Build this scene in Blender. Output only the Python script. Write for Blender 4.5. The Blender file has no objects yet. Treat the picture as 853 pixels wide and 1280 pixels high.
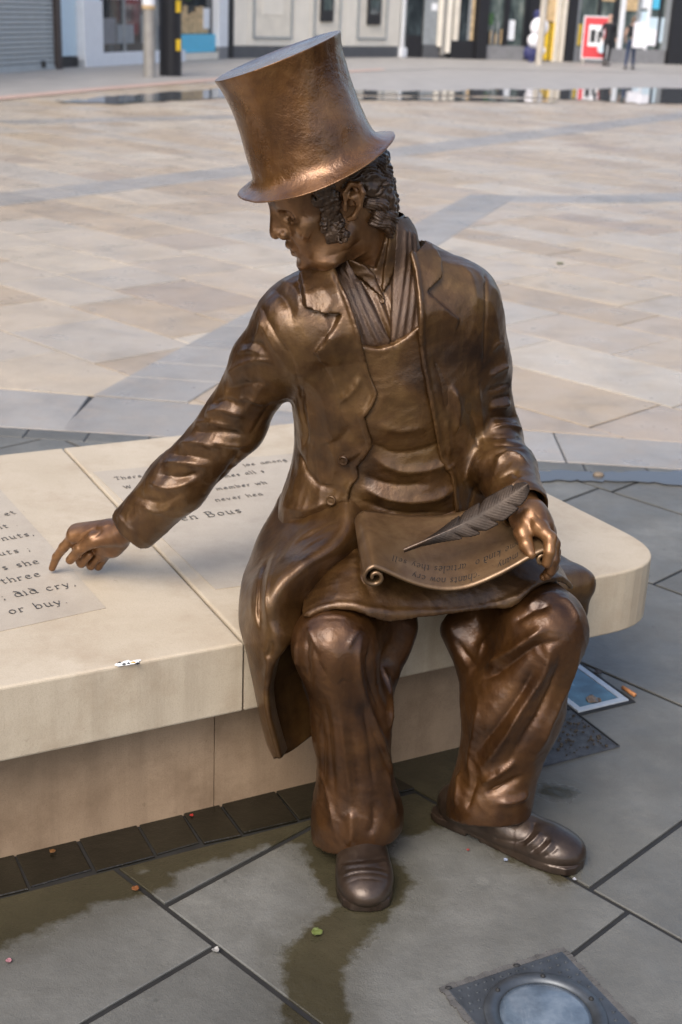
import bpy, bmesh, math, random
import numpy as np
from mathutils import Vector, Matrix
random.seed(7)
RNG = np.random.default_rng(7)
SC = bpy.context.scene
COL = SC.collection

# ------------------------------------------------------------------ camera
EYE = 1.6                                   # camera height
FOC = 1640.0                                # focal length in photo pixels (photo 853 x 1280)
ROLL = math.atan(.044); PITCH = math.atan(631.4/1640)
_F = np.array([0, math.cos(PITCH), -math.sin(PITCH)])
_U0 = np.array([0, math.sin(PITCH), math.cos(PITCH)]); _R0 = np.array([1., 0, 0])
_X = math.cos(ROLL)*_R0 + math.sin(ROLL)*_U0
_Y = -math.sin(ROLL)*_R0 + math.cos(ROLL)*_U0
_C = np.array([0, 0, EYE])
cam = bpy.data.cameras.new('camera'); cam_ob = bpy.data.objects.new('camera', cam); COL.objects.link(cam_ob)
cam.sensor_fit = 'VERTICAL'; cam.sensor_height = 36; cam.lens = FOC/1280*36
cam.clip_start = .05; cam.clip_end = 2000
cam_ob.matrix_world = Matrix(((_X[0], _Y[0], -_F[0], 0), (_X[1], _Y[1], -_F[1], 0), (_X[2], _Y[2], -_F[2], EYE), (0, 0, 0, 1)))
cam.dof.use_dof = True; cam.dof.focus_distance = 2.42; cam.dof.aperture_fstop = 5.4
SC.camera = cam_ob
def _ray(px, py): return _X*(px-426.5)/FOC - _Y*(py-640)/FOC + _F
def gp(px, py, z=0.):                       # where the sight line of a photo point meets height z
    d = _ray(px, py); return _C + d*(z-EYE)/d[2]
def at(px, py, y):                          # ... meets the upright plane y metres away
    d = _ray(px, py); return _C + d*y/d[1]

# ------------------------------------------------------------------ daylight
SUN_EL, SUN_AZ = math.radians(50), math.radians(207)     # azimuth clockwise from +Y
world = bpy.data.worlds.new('World'); SC.world = world; world.use_nodes = True
wn = world.node_tree; sky = wn.nodes.new('ShaderNodeTexSky'); sky.sky_type = 'NISHITA'
sky.sun_disc = False; sky.sun_elevation = SUN_EL; sky.sun_rotation = SUN_AZ
sky.air_density = 1.0; sky.dust_density = 4.5; sky.ozone_density = 1.0
bg = wn.nodes['Background']; bg.inputs[1].default_value = .15
wn.links.new(sky.outputs[0], bg.inputs[0])
sl = bpy.data.lights.new('sun', 'SUN'); sl.energy = 1.05; sl.angle = math.radians(40); sl.color = (1, .985, .965)
so = bpy.data.objects.new('sun', sl); COL.objects.link(so)
_sd = Vector((math.sin(SUN_AZ)*math.cos(SUN_EL), math.cos(SUN_AZ)*math.cos(SUN_EL), math.sin(SUN_EL)))
so.rotation_euler = _sd.to_track_quat('Z', 'Y').to_euler()
vs = SC.view_settings; vs.view_transform = 'Standard'; vs.look = 'None'; vs.gamma = 1; vs.exposure = 0.85
try: vs.use_curve_mapping = False
except Exception: pass

# ------------------------------------------------------------------ object helpers
def tag(o, label=None, cat=None, group=None, kind=None):
    if label: o['label'] = label
    if cat: o['category'] = cat
    if group: o['group'] = group
    if kind: o['kind'] = kind
    return o
def thing(name, label, cat, loc=(0, 0, 0), rz=0, group=None):
    o = bpy.data.objects.new(name, None); COL.objects.link(o)
    o.location = loc; o.rotation_euler = (0, 0, rz); o.empty_display_size = .1
    return tag(o, label, cat, group)
def link(name, me, mat=None, parent=None, world_coords=True):
    o = bpy.data.objects.new(name, me); COL.objects.link(o)
    if mat: me.materials.append(mat)
    if parent:
        o.parent = parent
        if world_coords: o.matrix_parent_inverse = _wm(parent).inverted()
    return o
def _wm(o):
    return _wm(o.parent) @ o.matrix_parent_inverse @ o.matrix_basis if o.parent else o.matrix_basis.copy()
def mesh_np(name, V, Fq, smooth=True):
    me = bpy.data.meshes.new(name); V = np.asarray(V, np.float32); Fq = np.asarray(Fq, np.int32); k = Fq.shape[1]
    me.vertices.add(len(V)); me.vertices.foreach_set('co', V.ravel())
    me.loops.add(Fq.size); me.loops.foreach_set('vertex_index', Fq.ravel())
    me.polygons.add(len(Fq)); me.polygons.foreach_set('loop_start', np.arange(0, Fq.size, k, dtype=np.int32))
    me.polygons.foreach_set('loop_total', np.full(len(Fq), k, np.int32))
    if smooth: me.polygons.foreach_set('use_smooth', np.ones(len(Fq), bool))
    me.update(calc_edges=True); me.validate(); return me
def mesh_bm(bm, name, smooth=False):
    me = bpy.data.meshes.new(name)
    bmesh.ops.recalc_face_normals(bm, faces=bm.faces)
    if smooth:
        for f_ in bm.faces: f_.smooth = True
    bm.to_mesh(me); bm.free(); return me
def bm_box(bm, lo, hi, M=None, bevel=0):
    lo, hi = np.minimum(lo, hi), np.maximum(lo, hi)
    vs_ = [bm.verts.new((x, y, z)) for x in (lo[0], hi[0]) for y in (lo[1], hi[1]) for z in (lo[2], hi[2])]
    fs = [bm.faces.new([vs_[i] for i in f_]) for f_ in ((0, 1, 3, 2), (4, 6, 7, 5), (0, 4, 5, 1), (2, 3, 7, 6), (0, 2, 6, 4), (1, 5, 7, 3))]
    if bevel:
        bmesh.ops.recalc_face_normals(bm, faces=fs)
        es = list({e for f_ in fs for e in f_.edges})
        r_ = bmesh.ops.bevel(bm, geom=es, offset=bevel, segments=2, affect='EDGES', profile=.6)
        vs_ = list({v for f_ in r_['faces'] for v in f_.verts} | {v for v in vs_ if v.is_valid})
    if M is not None:
        for v in vs_: v.co = M @ v.co
    return vs_
def bm_cyl(bm, a, b, ra, rb=None, n=12, caps=True):
    a, b = Vector(a), Vector(b); rb = ra if rb is None else rb
    q = (b-a).to_track_quat('Z', 'Y'); r1, r2 = [], []
    for i in range(n):
        c = Vector((math.cos(2*math.pi*i/n), math.sin(2*math.pi*i/n), 0))
        r1.append(bm.verts.new(a+q@(c*ra))); r2.append(bm.verts.new(b+q@(c*rb)))
    for i in range(n): bm.faces.new((r1[i], r1[(i+1) % n], r2[(i+1) % n], r2[i]))
    if caps: bm.faces.new(r1[::-1]); bm.faces.new(r2)
def bm_prism(bm, pts, z0, z1):
    lo = [bm.verts.new((p_[0], p_[1], z0)) for p_ in pts]; hi = [bm.verts.new((p_[0], p_[1], z1)) for p_ in pts]
    n = len(pts); bm.faces.new(lo[::-1]); bm.faces.new(hi)
    for i in range(n): bm.faces.new((lo[i], lo[(i+1) % n], hi[(i+1) % n], hi[i]))
    return lo, hi
# ------------------------------------------------------------------ solid modelling on a voxel grid
def V3(*a): return np.array(a, float)
def unit(v): v = np.asarray(v, float); return v/np.linalg.norm(v)
def catmull(pts, n, closed=False):
    P = np.asarray(pts, float); m = len(P); out = []
    if m == 2: t = np.linspace(0, 1, n)[:, None]; return P[0]*(1-t)+P[1]*t
    for i, u in enumerate(np.linspace(0, m-1, n)):
        k = min(int(u), m-2); t = u-k
        p0 = P[k-1] if k > 0 else 2*P[0]-P[1]; p1, p2 = P[k], P[k+1]; p3 = P[k+2] if k+2 < m else 2*P[-1]-P[-2]
        out.append(.5*((2*p1)+(-p0+p2)*t+(2*p0-5*p1+4*p2-p3)*t*t+(-p0+3*p1-3*p2+p3)*t**3))
    return np.array(out)
def _dot(p, v): return p[0]*v[0]+p[1]*v[1]+p[2]*v[2]
class Vol:
    def __init__(s, lo, hi, h):
        s.lo = np.asarray(lo, float); s.h = h
        s.n = np.ceil((np.asarray(hi)-s.lo)/h).astype(int)+1
        s.d = np.full(tuple(s.n), .06, np.float32)
        s.ax = [(s.lo[i]+h*np.arange(s.n[i])).astype(np.float32) for i in range(3)]
    def like(s):
        o = Vol.__new__(Vol); o.lo, o.h, o.n, o.ax = s.lo, s.h, s.n, s.ax; o.d = np.full(tuple(s.n), .06, np.float32); return o
    def _box(s, lo, hi):
        i0 = np.clip(np.floor((np.asarray(lo)-s.lo)/s.h).astype(int), 0, s.n); i1 = np.clip(np.ceil((np.asarray(hi)-s.lo)/s.h).astype(int)+1, 0, s.n)
        if (i1 <= i0).any(): return None, None
        sl_ = tuple(slice(a, b) for a, b in zip(i0, i1))
        return sl_, (s.ax[0][sl_[0]][:, None, None], s.ax[1][sl_[1]][None, :, None], s.ax[2][sl_[2]][None, None, :])
    def put(s, fn, lo, hi, k=0., op='add'):
        m = max(k*1.2, 4*s.h)+.004
        sl_, P = s._box(np.asarray(lo)-m, np.asarray(hi)+m)
        if sl_ is None: return
        b = fn(P).astype(np.float32); a = s.d[sl_]
        if op == 'sub': a, b = -a, b
        if k > 0:
            hh = np.maximum(k-np.abs(a-b), 0)/k; r = np.minimum(a, b)-hh*hh*k*.25
        else: r = np.minimum(a, b)
        s.d[sl_] = -r if op == 'sub' else r
    def cap(s, a, b, ra, rb=None, k=0., flat=None, op='add'):
        a = np.asarray(a, float); b = np.asarray(b, float); rb = ra if rb is None else rb
        ba = b-a; L = max(ba@ba, 1e-9)
        fx = 1.
        if flat is not None: fd = unit(flat[0]); fx = flat[1]
        def fn(P):
            q = [P[i]-np.float32(a[i]) for i in range(3)]
            t = np.clip(_dot(q, ba)/L, 0, 1)
            q = [q[i]-t*np.float32(ba[i]) for i in range(3)]
            r = ra+(rb-ra)*t
            if flat is not None:
                c = _dot(q, fd); l2 = q[0]**2+q[1]**2+q[2]**2 + c*c*(1/fx**2-1)
                return (np.sqrt(np.maximum(l2, 0))-r)*min(1., (fx if fx < 1 else 1.))
            return np.sqrt(q[0]**2+q[1]**2+q[2]**2)-r
        R = max(ra, rb)*max(1, fx); s.put(fn, np.minimum(a, b)-R, np.maximum(a, b)+R, k, op)
    def chain(s, pts, k=0., flat=None, op='add'):
        for (a, ra), (b, rb) in zip(pts[:-1], pts[1:]): s.cap(a, b, ra, rb, k, flat, op)
    def ell(s, c, r, R=None, k=0., op='add'):
        c = np.asarray(c, float); r = np.asarray(r, float); R = np.eye(3) if R is None else np.asarray(R)   # rows of R: axes
        def fn(P):
            q = [P[i]-np.float32(c[i]) for i in range(3)]; u = [_dot(q, R[i]) for i in range(3)]
            k0 = np.sqrt(sum((u[i]/r[i])**2 for i in range(3))); k1 = np.sqrt(sum((u[i]/r[i]**2)**2 for i in range(3)))
            return k0*(k0-1)/np.maximum(k1, 1e-6)
        e = np.sqrt(((R.T*r)**2).sum(1)); s.put(fn, c-e, c+e, k, op)
    def box(s, c, r, R=None, rd=.01, k=0., op='add'):
        c = np.asarray(c, float); r = np.asarray(r, float)-rd; R = np.eye(3) if R is None else np.asarray(R)
        def fn(P):
            q = [P[i]-np.float32(c[i]) for i in range(3)]; u = [np.abs(_dot(q, R[i]))-r[i] for i in range(3)]
            return np.sqrt(sum(np.maximum(x, 0)**2 for x in u))+np.minimum(np.maximum(np.maximum(u[0], u[1]), u[2]), 0)-rd
        e = np.abs(R.T*(r+rd)).sum(1); s.put(fn, c-e, c+e, k, op)
    def full(s): return (s.ax[0][:, None, None], s.ax[1][None, :, None], s.ax[2][None, None, :])
    def cut(s, b, k=0.):                     # keep only where b < 0
        a = -s.d; b = -b
        if k > 0: hh = np.maximum(k-np.abs(a-b), 0)/k; s.d = -(np.minimum(a, b)-hh*hh*k*.25)
        else: s.d = -np.minimum(a, b)
    def samp(s, Q):
        g = (np.asarray(Q)-s.lo)/s.h; g = np.clip(g, 0, s.n-1.001); i = g.astype(int); f_ = g-i; o = 0
        for dx in (0, 1):
            for dy in (0, 1):
                for dz in (0, 1):
                    w = (f_[..., 0] if dx else 1-f_[..., 0])*(f_[..., 1] if dy else 1-f_[..., 1])*(f_[..., 2] if dz else 1-f_[..., 2])
                    o = o+w*s.d[i[..., 0]+dx, i[..., 1]+dy, i[..., 2]+dz]
        return o
    def grad(s, Q):
        e = s.h; g = np.stack([s.samp(Q+V3(*(e*np.eye(3)[i])))-s.samp(Q-V3(*(e*np.eye(3)[i]))) for i in range(3)], -1)
        return g/np.maximum(np.linalg.norm(g, axis=-1, keepdims=True), 1e-9)
    def mesh(s):                             # naive surface nets
        d = s.d; ins = d < 0; n = s.n
        cnt = np.zeros(tuple(n-1), np.int8)
        for dx in (0, 1):
            for dy in (0, 1):
                for dz in (0, 1): cnt += ins[dx:n[0]-1+dx, dy:n[1]-1+dy, dz:n[2]-1+dz]
        act = (cnt > 0) & (cnt < 8); I = np.argwhere(act); idx = np.full(act.shape, -1, np.int32); idx[act] = np.arange(len(I))
        acc = np.zeros((len(I), 3)); num = np.zeros(len(I))
        cr = [(0, 0, 0), (1, 0, 0), (0, 1, 0), (1, 1, 0), (0, 0, 1), (1, 0, 1), (0, 1, 1), (1, 1, 1)]
        val = [d[I[:, 0]+c[0], I[:, 1]+c[1], I[:, 2]+c[2]] for c in cr]
        for a in range(8):
            for b in range(a+1, 8):
                if sum(abs(cr[a][i]-cr[b][i]) for i in range(3)) != 1: continue
                m = (val[a] < 0) != (val[b] < 0); t = val[a][m]/(val[a][m]-val[b][m])
                acc[m] += np.array(cr[a])+t[:, None]*(np.array(cr[b])-np.array(cr[a])); num[m] += 1
        V = s.lo+(I+acc/num[:, None])*s.h; Fs = []
        for a in range(3):
            b, c = (a+1) % 3, (a+2) % 3
            sl0 = [slice(None)]*3; sl1 = [slice(None)]*3; sl0[a] = slice(0, -1); sl1[a] = slice(1, None)
            x0, x1 = ins[tuple(sl0)], ins[tuple(sl1)]; E = np.argwhere(x0 != x1)
            E = E[(E[:, b] > 0) & (E[:, c] > 0) & (E[:, b] < n[b]-1) & (E[:, c] < n[c]-1)]
            fl = x0[E[:, 0], E[:, 1], E[:, 2]]
            def at_(db, dc):
                q = E.copy(); q[:, b] -= db; q[:, c] -= dc; return idx[q[:, 0], q[:, 1], q[:, 2]]
            q = np.stack([at_(1, 1), at_(0, 1), at_(0, 0), at_(1, 0)], 1)
            q[~fl] = q[~fl][:, ::-1]; Fs.append(q)
        return V, np.concatenate(Fs)
    def cast(s, pxs, y0=1.9, y1=3.2):        # photo points -> points on the solid seen there (nan when missed)
        out = []
        for px, py in pxs:
            d = _ray(px, py); t = np.arange(y0, y1, s.h*.7)/d[1]; Q = _C+t[:, None]*d
            v = s.samp(Q); inb = ((Q > s.lo) & (Q < s.lo+s.h*(s.n-1))).all(1); v = np.where(inb, v, 1)
            w = np.argwhere(v < 0)
            out.append(Q[w[0, 0]] if len(w) else np.full(3, np.nan))
        return np.array(out)
def relax(V, Fq, it=1, lam=.5):
    e = np.concatenate([Fq[:, [0, 1]], Fq[:, [1, 2]], Fq[:, [2, 3]], Fq[:, [3, 0]]])
    for _ in range(it):
        S = np.zeros_like(V); c = np.zeros(len(V))
        for i in range(3): S[:, i] = np.bincount(e[:, 0], V[e[:, 1], i], len(V))+np.bincount(e[:, 1], V[e[:, 0], i], len(V))
        c = np.bincount(e[:, 0], minlength=len(V))+np.bincount(e[:, 1], minlength=len(V))
        V = V*(1-lam)+lam*S/np.maximum(c, 1)[:, None]
    return V
def seg_dist(V, P):                          # distance of V to the polyline P, and the place along it 0..1
    best = np.full(len(V), 9.); tb = np.zeros(len(V)); L = np.r_[0, np.cumsum(np.linalg.norm(np.diff(P, axis=0), axis=1))]
    for i in range(len(P)-1):
        ba = P[i+1]-P[i]; l2 = max(ba@ba, 1e-12); t = np.clip((V-P[i])@ba/l2, 0, 1); dd = np.linalg.norm(V-P[i]-t[:, None]*ba, axis=1)
        m = dd < best; best[m] = dd[m]; tb[m] = (L[i]+t[m]*(L[i+1]-L[i]))/L[-1]
    return best, tb
def strokes(V, N, vol, S):                   # S: (photo points, width m, height m[, 'flat' ends])
    D = np.zeros(len(V))
    for st in S:
        P = vol.cast(catmull(st[0], max(3, 3*len(st[0])-1))) ; P = P[~np.isnan(P[:, 0])]
        if len(P) < 2: print('stroke missed', st[0]); continue
        w, hgt = st[1], st[2]; lo, hi = P.min(0)-3*w, P.max(0)+3*w
        m = np.where(((V > lo) & (V < hi)).all(1))[0]
        if not len(m): continue
        dd, t = seg_dist(V[m], P)
        en = np.ones(len(m)) if len(st) > 3 else np.clip(np.sin(np.pi*np.clip(t, .02, .98))*1.6, 0, 1)
        D[m] += hgt*np.exp(-(dd/w)**(1.1 if hgt < 0 else 1.3))*en
    return V+N*D[:, None]
def pnoise(P, sc, seed=0):                   # cheap smooth noise
    r = np.random.default_rng(seed); o = 0
    for i in range(5):
        k = r.normal(size=3)*sc; o = o+np.sin(P@k+r.uniform(0, 6.28)+1.3*np.sin(P@(r.normal(size=3)*sc*.7)+r.uniform(0, 6.28)))
    return o/5
def tooled(V, N, amp=.0014, sc=34, seed=1):  # the modeller's uneven hand: sharp shallow ridges and facets
    r1 = 1-np.abs(pnoise(V*V3(1, 1, .55), sc, seed))*2; r2 = 1-np.abs(pnoise(V, sc*2.6, seed+1))*2
    return V+N*(amp*(r1-.45)+amp*.4*(r2-.45))[:, None]
def poly_sd(U, W, poly):                     # signed 2-D distance to a polygon (inside < 0)
    poly = np.asarray(poly, float); d = np.full(np.broadcast(U, W).shape, 1e9, np.float32); s = np.zeros(d.shape, bool)
    for i in range(len(poly)):
        a, b = poly[i], poly[(i+1) % len(poly)]; e = b-a; wx, wy = U-a[0], W-a[1]
        t = np.clip((wx*e[0]+wy*e[1])/max(e@e, 1e-12), 0, 1); d = np.minimum(d, (wx-t*e[0])**2+(wy-t*e[1])**2)
        c1 = (a[1] > W) != (b[1] > W)
        with np.errstate(divide='ignore', invalid='ignore'): xi = (b[0]-a[0])*(W-a[1])/(b[1]-a[1]+1e-12)+a[0]
        s ^= c1 & (U < xi)
    return np.where(s, -1, 1)*np.sqrt(d)
def patch(rows, nu, nv):                     # smooth sheet through a net of control points
    R = [catmull(r, nv) for r in rows]; R = np.array(R); G = np.stack([catmull(R[:, j], nu) for j in range(nv)], 1)
    return G                                 # nu x nv x 3
def sheet_mesh(G, th, name):                 # sheet with thickness (grown along its normal to both sides)
    nu, nv = G.shape[:2]
    du = np.gradient(G, axis=0); dv = np.gradient(G, axis=1); N = np.cross(du, dv); N /= np.maximum(np.linalg.norm(N, axis=2, keepdims=True), 1e-9)
    A, B = G+N*th/2, G-N*th/2; V = np.concatenate([A.reshape(-1, 3), B.reshape(-1, 3)]); n = nu*nv
    i, j = np.meshgrid(np.arange(nu-1), np.arange(nv-1), indexing='ij'); a = (i*nv+j).ravel()
    F1 = np.stack([a, a+nv, a+nv+1, a+1], 1); F2 = F1[:, ::-1]+n
    def rim(l): l = np.asarray(l); return np.stack([l[:-1], l[1:], l[1:]+n, l[:-1]+n], 1)
    Fs = [F1, F2, rim(np.arange(nv)), rim(np.arange(nv)+(nu-1)*nv)[:, ::-1], rim(np.arange(nu)*nv)[:, ::-1], rim(np.arange(nu)*nv+nv-1)]
    return V, np.concatenate(Fs)
# ------------------------------------------------------------------ materials
MATS = {}
class NT:
    def __init__(s, name):
        s.m = bpy.data.materials.new(name); s.m.use_nodes = True; s.t = s.m.node_tree; s.b = s.t.nodes['Principled BSDF']; MATS[name] = s.m
        s.co = s.n('ShaderNodeTexCoord').outputs['Object']
    def n(s, k, **kw):
        o = s.t.nodes.new(k)
        for a, v in kw.items():
            if a.startswith('i_'): o.inputs[int(a[2:])].default_value = v
            else: setattr(o, a, v)
        return o
    def l(s, a, b): s.t.links.new(a, b)
    def noise(s, sc, det=4, rough=.55, co=None, dist=0., vec=None):
        o = s.n('ShaderNodeTexNoise'); o.inputs['Scale'].default_value = sc; o.inputs['Detail'].default_value = det; o.inputs['Roughness'].default_value = rough; o.inputs['Distortion'].default_value = dist
        c = co or s.co
        if vec:
            mp = s.n('ShaderNodeMapping'); mp.inputs['Scale'].default_value = vec; s.l(c, mp.inputs[0]); c = mp.outputs[0]
        s.l(c, o.inputs['Vector']); return o.outputs['Fac']
    def ramp(s, fac, stops):
        o = s.n('ShaderNodeValToRGB'); e = o.color_ramp.elements
        while len(e) < len(stops): e.new(.5)
        for x, (p_, c) in zip(e, stops): x.position = p_; x.color = (*c, 1) if isinstance(c, tuple) else (c, c, c, 1)
        s.l(fac, o.inputs[0]); return o.outputs[0]
    def mix(s, fac, a, b, mode='MIX'):
        o = s.n('ShaderNodeMix', data_type='RGBA', blend_type=mode)
        for i, v in ((0, fac), (6, a), (7, b)):
            if hasattr(v, 'links') or hasattr(v, 'is_linked'): s.l(v, o.inputs[i])
            else: o.inputs[i].default_value = v if i == 0 else (*v, 1)
        return o.outputs[2]
    def bump(s, hgt, dist, strength=1., prev=None):
        o = s.n('ShaderNodeBump'); o.inputs['Strength'].default_value = strength; o.inputs['Distance'].default_value = dist
        s.l(hgt, o.inputs['Height'])
        if prev: s.l(prev, o.inputs['Normal'])
        return o.outputs[0]
    def set(s, col=None, rough=None, metal=None, normal=None, **kw):
        for nm, v in (('Base Color', col), ('Roughness', rough), ('Metallic', metal), ('Normal', normal)):
            if v is None: continue
            if hasattr(v, 'is_linked'): s.l(v, s.b.inputs[nm])
            else: s.b.inputs[nm].default_value = (*v, 1) if isinstance(v, tuple) else v
        for k_, v in kw.items(): s.b.inputs[k_.replace('_', ' ')].default_value = v
        return s.m
def plain(name, col, rough=.6, metal=0., var=.12, sc=6., bump=0.):
    t = NT(name); f_ = t.noise(sc, 5)
    c = t.ramp(f_, [(.3, tuple(x*(1-var) for x in col)), (.7, tuple(min(1, x*(1+var)) for x in col))])
    nrm = t.bump(t.noise(sc*12, 3), bump) if bump else None
    return t.set(c, rough, metal, nrm)
def bronze(name, dark, mid, lite, rough=(.36, .54), sc=7., bumps=((240, .0004), (55, .0008)), grain=None, coat=.4):
    t = NT(name); a = t.noise(sc, 6, .62, dist=.6); b = t.noise(sc*3.3, 5, .6)
    c1 = t.ramp(a, [(.30, dark), (.5, mid), (.72, lite)])
    c = t.mix(t.ramp(b, [(.42, 0.), (.66, .38)]), c1, dark)
    st = t.noise(30, 4, .6, vec=(1, 1, .12)) if grain is None else t.noise(30, 4, .6, vec=grain)
    c = t.mix(t.ramp(st, [(.48, 0.), (.78, .35)]), c, lite)
    nrm = None
    for s_, d_ in bumps: nrm = t.bump(t.noise(s_, 3, .6), d_, 1., nrm)
    r_ = t.ramp(t.noise(22, 5, .65), [(.3, rough[0]), (.7, rough[1])])
    t.b.inputs['Coat Weight'].default_value = coat; t.b.inputs['Coat Roughness'].default_value = .17; t.l(nrm, t.b.inputs['Coat Normal'])
    return t.set(c, r_, .60, nrm)
M_BR = bronze('bronze', (0.0250, 0.0102, 0.0028), (0.0826, 0.0381, 0.0103), (0.1502, 0.0829, 0.0266))
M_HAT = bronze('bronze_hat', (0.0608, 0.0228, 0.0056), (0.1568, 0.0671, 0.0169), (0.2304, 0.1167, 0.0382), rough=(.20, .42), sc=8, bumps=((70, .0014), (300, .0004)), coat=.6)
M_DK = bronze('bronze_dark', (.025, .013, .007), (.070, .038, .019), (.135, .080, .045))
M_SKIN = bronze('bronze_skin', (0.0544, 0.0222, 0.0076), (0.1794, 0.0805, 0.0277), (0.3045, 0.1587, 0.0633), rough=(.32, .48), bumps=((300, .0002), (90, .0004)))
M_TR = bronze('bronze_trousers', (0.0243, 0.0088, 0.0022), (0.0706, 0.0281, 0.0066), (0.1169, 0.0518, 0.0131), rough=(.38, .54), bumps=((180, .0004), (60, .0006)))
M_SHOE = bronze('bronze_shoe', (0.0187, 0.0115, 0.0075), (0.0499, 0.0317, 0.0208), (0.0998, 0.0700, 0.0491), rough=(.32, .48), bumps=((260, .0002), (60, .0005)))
M_WEAVE = bronze('bronze_knit', (0.0280, 0.0144, 0.0072), (0.0840, 0.0448, 0.0232), (0.1520, 0.0896, 0.0480), bumps=((520, .0010), (80, .0008)))
M_QUILL = bronze('bronze_quill', (.014, .009, .006), (.040, .026, .017), (.085, .060, .042), rough=(.5, .65), coat=.08)
M_PAPER = bronze('bronze_scroll', (0.0697, 0.0363, 0.0152), (0.1560, 0.0904, 0.0422), (0.2381, 0.1535, 0.0762), rough=(.32, .46), bumps=((300, .0002), (50, .0006)))
def stone(name, a, b, stain, sc=3., grit=420, streak=.45):
    t = NT(name); geo = t.n('ShaderNodeNewGeometry')
    c = t.ramp(t.noise(sc, 7, .62, dist=.4), [(.32, a), (.68, b)])
    c = t.mix(t.ramp(t.noise(sc*2.6, 6, .68), [(.46, 0.), (.72, .8)]), c, stain)
    c = t.mix(t.ramp(t.noise(grit, 2), [(.35, .2), (.52, 0.)]), c, tuple(x*.6 for x in stain))
    c = t.mix(t.ramp(t.noise(55, 5, .7), [(.66, 0.), (.72, .45)]), c, tuple(x*.62 for x in stain))           # small pits
    sp = t.n('ShaderNodeSeparateXYZ'); t.l(geo.outputs['Normal'], sp.inputs[0]); up_ = t.ramp(sp.outputs[2], [(.2, 1.), (.7, 0.)])
    st = t.ramp(t.noise(16, 5, .7, vec=(1, 1, .06)), [(.46, 0.), (.72, streak)]); st = t.mix(1., st, up_, 'MULTIPLY'); c = t.mix(st, c, tuple(x*.72 for x in stain))
    nrm = t.bump(t.noise(grit*.6, 3), .00035); nrm = t.bump(t.noise(40, 4), .0008, 1, nrm)
    return t.set(c, .62, 0., nrm)
M_ST = stone('limestone', (0.4146, 0.3476, 0.2524), (0.4784, 0.4091, 0.3094), (0.3600, 0.2859, 0.1994))
M_STP = stone('limestone_panel', (0.3670, 0.3138, 0.2447), (0.4309, 0.3777, 0.3032), (0.3192, 0.2713, 0.2128))
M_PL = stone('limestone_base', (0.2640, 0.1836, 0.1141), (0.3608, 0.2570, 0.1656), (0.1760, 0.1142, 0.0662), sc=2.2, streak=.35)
M_INK2 = plain('engraved_ink', (.012, .009, .007), .8)
M_INK = plain('letter_fill', (.06, .058, .055), .7, var=.3, sc=60)
# ------------------------------------------------------------------ stone bench
BO = V3(-.18, 2.321, 0); BD = unit([.885, .466, 0]); BN = V3(-BD[1], BD[0], 0)      # front edge point, along the bench, into the bench
BZ = .422; BU = .266                                                                  # seat height and underside
def bl(u, v, z=0.): return BO+BD*u+BN*v+V3(0, 0, z)
def to_bl(P): q = np.asarray(P)-BO; return (q[..., :3]@BD, q[..., :3]@BN)
bench = thing('stone_bench', 'broad pale limestone bench with carved verses that the bronze man sits on', 'bench', tuple(bl(.2, .5)))
def rounded(poly, i_list, r, n=8):           # round the given corners of a plan outline
    out = []
    for i, p_ in enumerate(poly):
        if i not in i_list: out.append(np.array(p_)); continue
        a, b, c = np.array(poly[i-1]), np.array(p_), np.array(poly[(i+1) % len(poly)]); e1, e2 = (a-b)/np.linalg.norm(a-b), (c-b)/np.linalg.norm(c-b)
        for t in np.linspace(0, 1, n): out.append((1-t)**2*(b+e1*r)+2*t*(1-t)*b+t*t*(b+e2*r))
    return out
def slab_mesh(name, outline, z0, z1, bev=.006):
    bm = bmesh.new(); pts = [bl(u, v) for u, v in outline]
    lo, hi = bm_prism(bm, pts, z0, z1); bmesh.ops.recalc_face_normals(bm, faces=bm.faces)
    es = [e for e in bm.edges if all(v in set(hi) for v in e.verts) or all(v in set(lo) for v in e.verts)]
    bmesh.ops.bevel(bm, geom=es, offset=bev, segments=3, affect='EDGES', profile=.5)
    return mesh_bm(bm, name)
UR, VB, UL = 1.115, 1.29, -2.2                  # right end, depth, left end of the bench
gap = .0025
right_top = rounded([(gap, 0), (UR, 0), (UR-.085, VB), (gap, VB)], [1, 2], .20, 12)
link('seat_block', slab_mesh('seat_block', right_top, BU, BZ), M_ST, bench)
link('seat_block', slab_mesh('seat_block', [(-1.38, 0), (-gap, 0), (-gap, VB), (-1.38, VB)], BU, BZ), M_ST, bench)
link('seat_block', slab_mesh('seat_block', rounded([(UL, 0), (-1.385, 0), (-1.385, VB), (UL, VB)], [0, 3], .2), BU, BZ), M_ST, bench)
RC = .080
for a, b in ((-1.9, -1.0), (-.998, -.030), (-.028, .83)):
    link('base_block', slab_mesh('base_block', [(a, RC), (b, RC), (b, VB-RC), (a, VB-RC)], -.02, BU-.003, .004), M_PL, bench)
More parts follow.
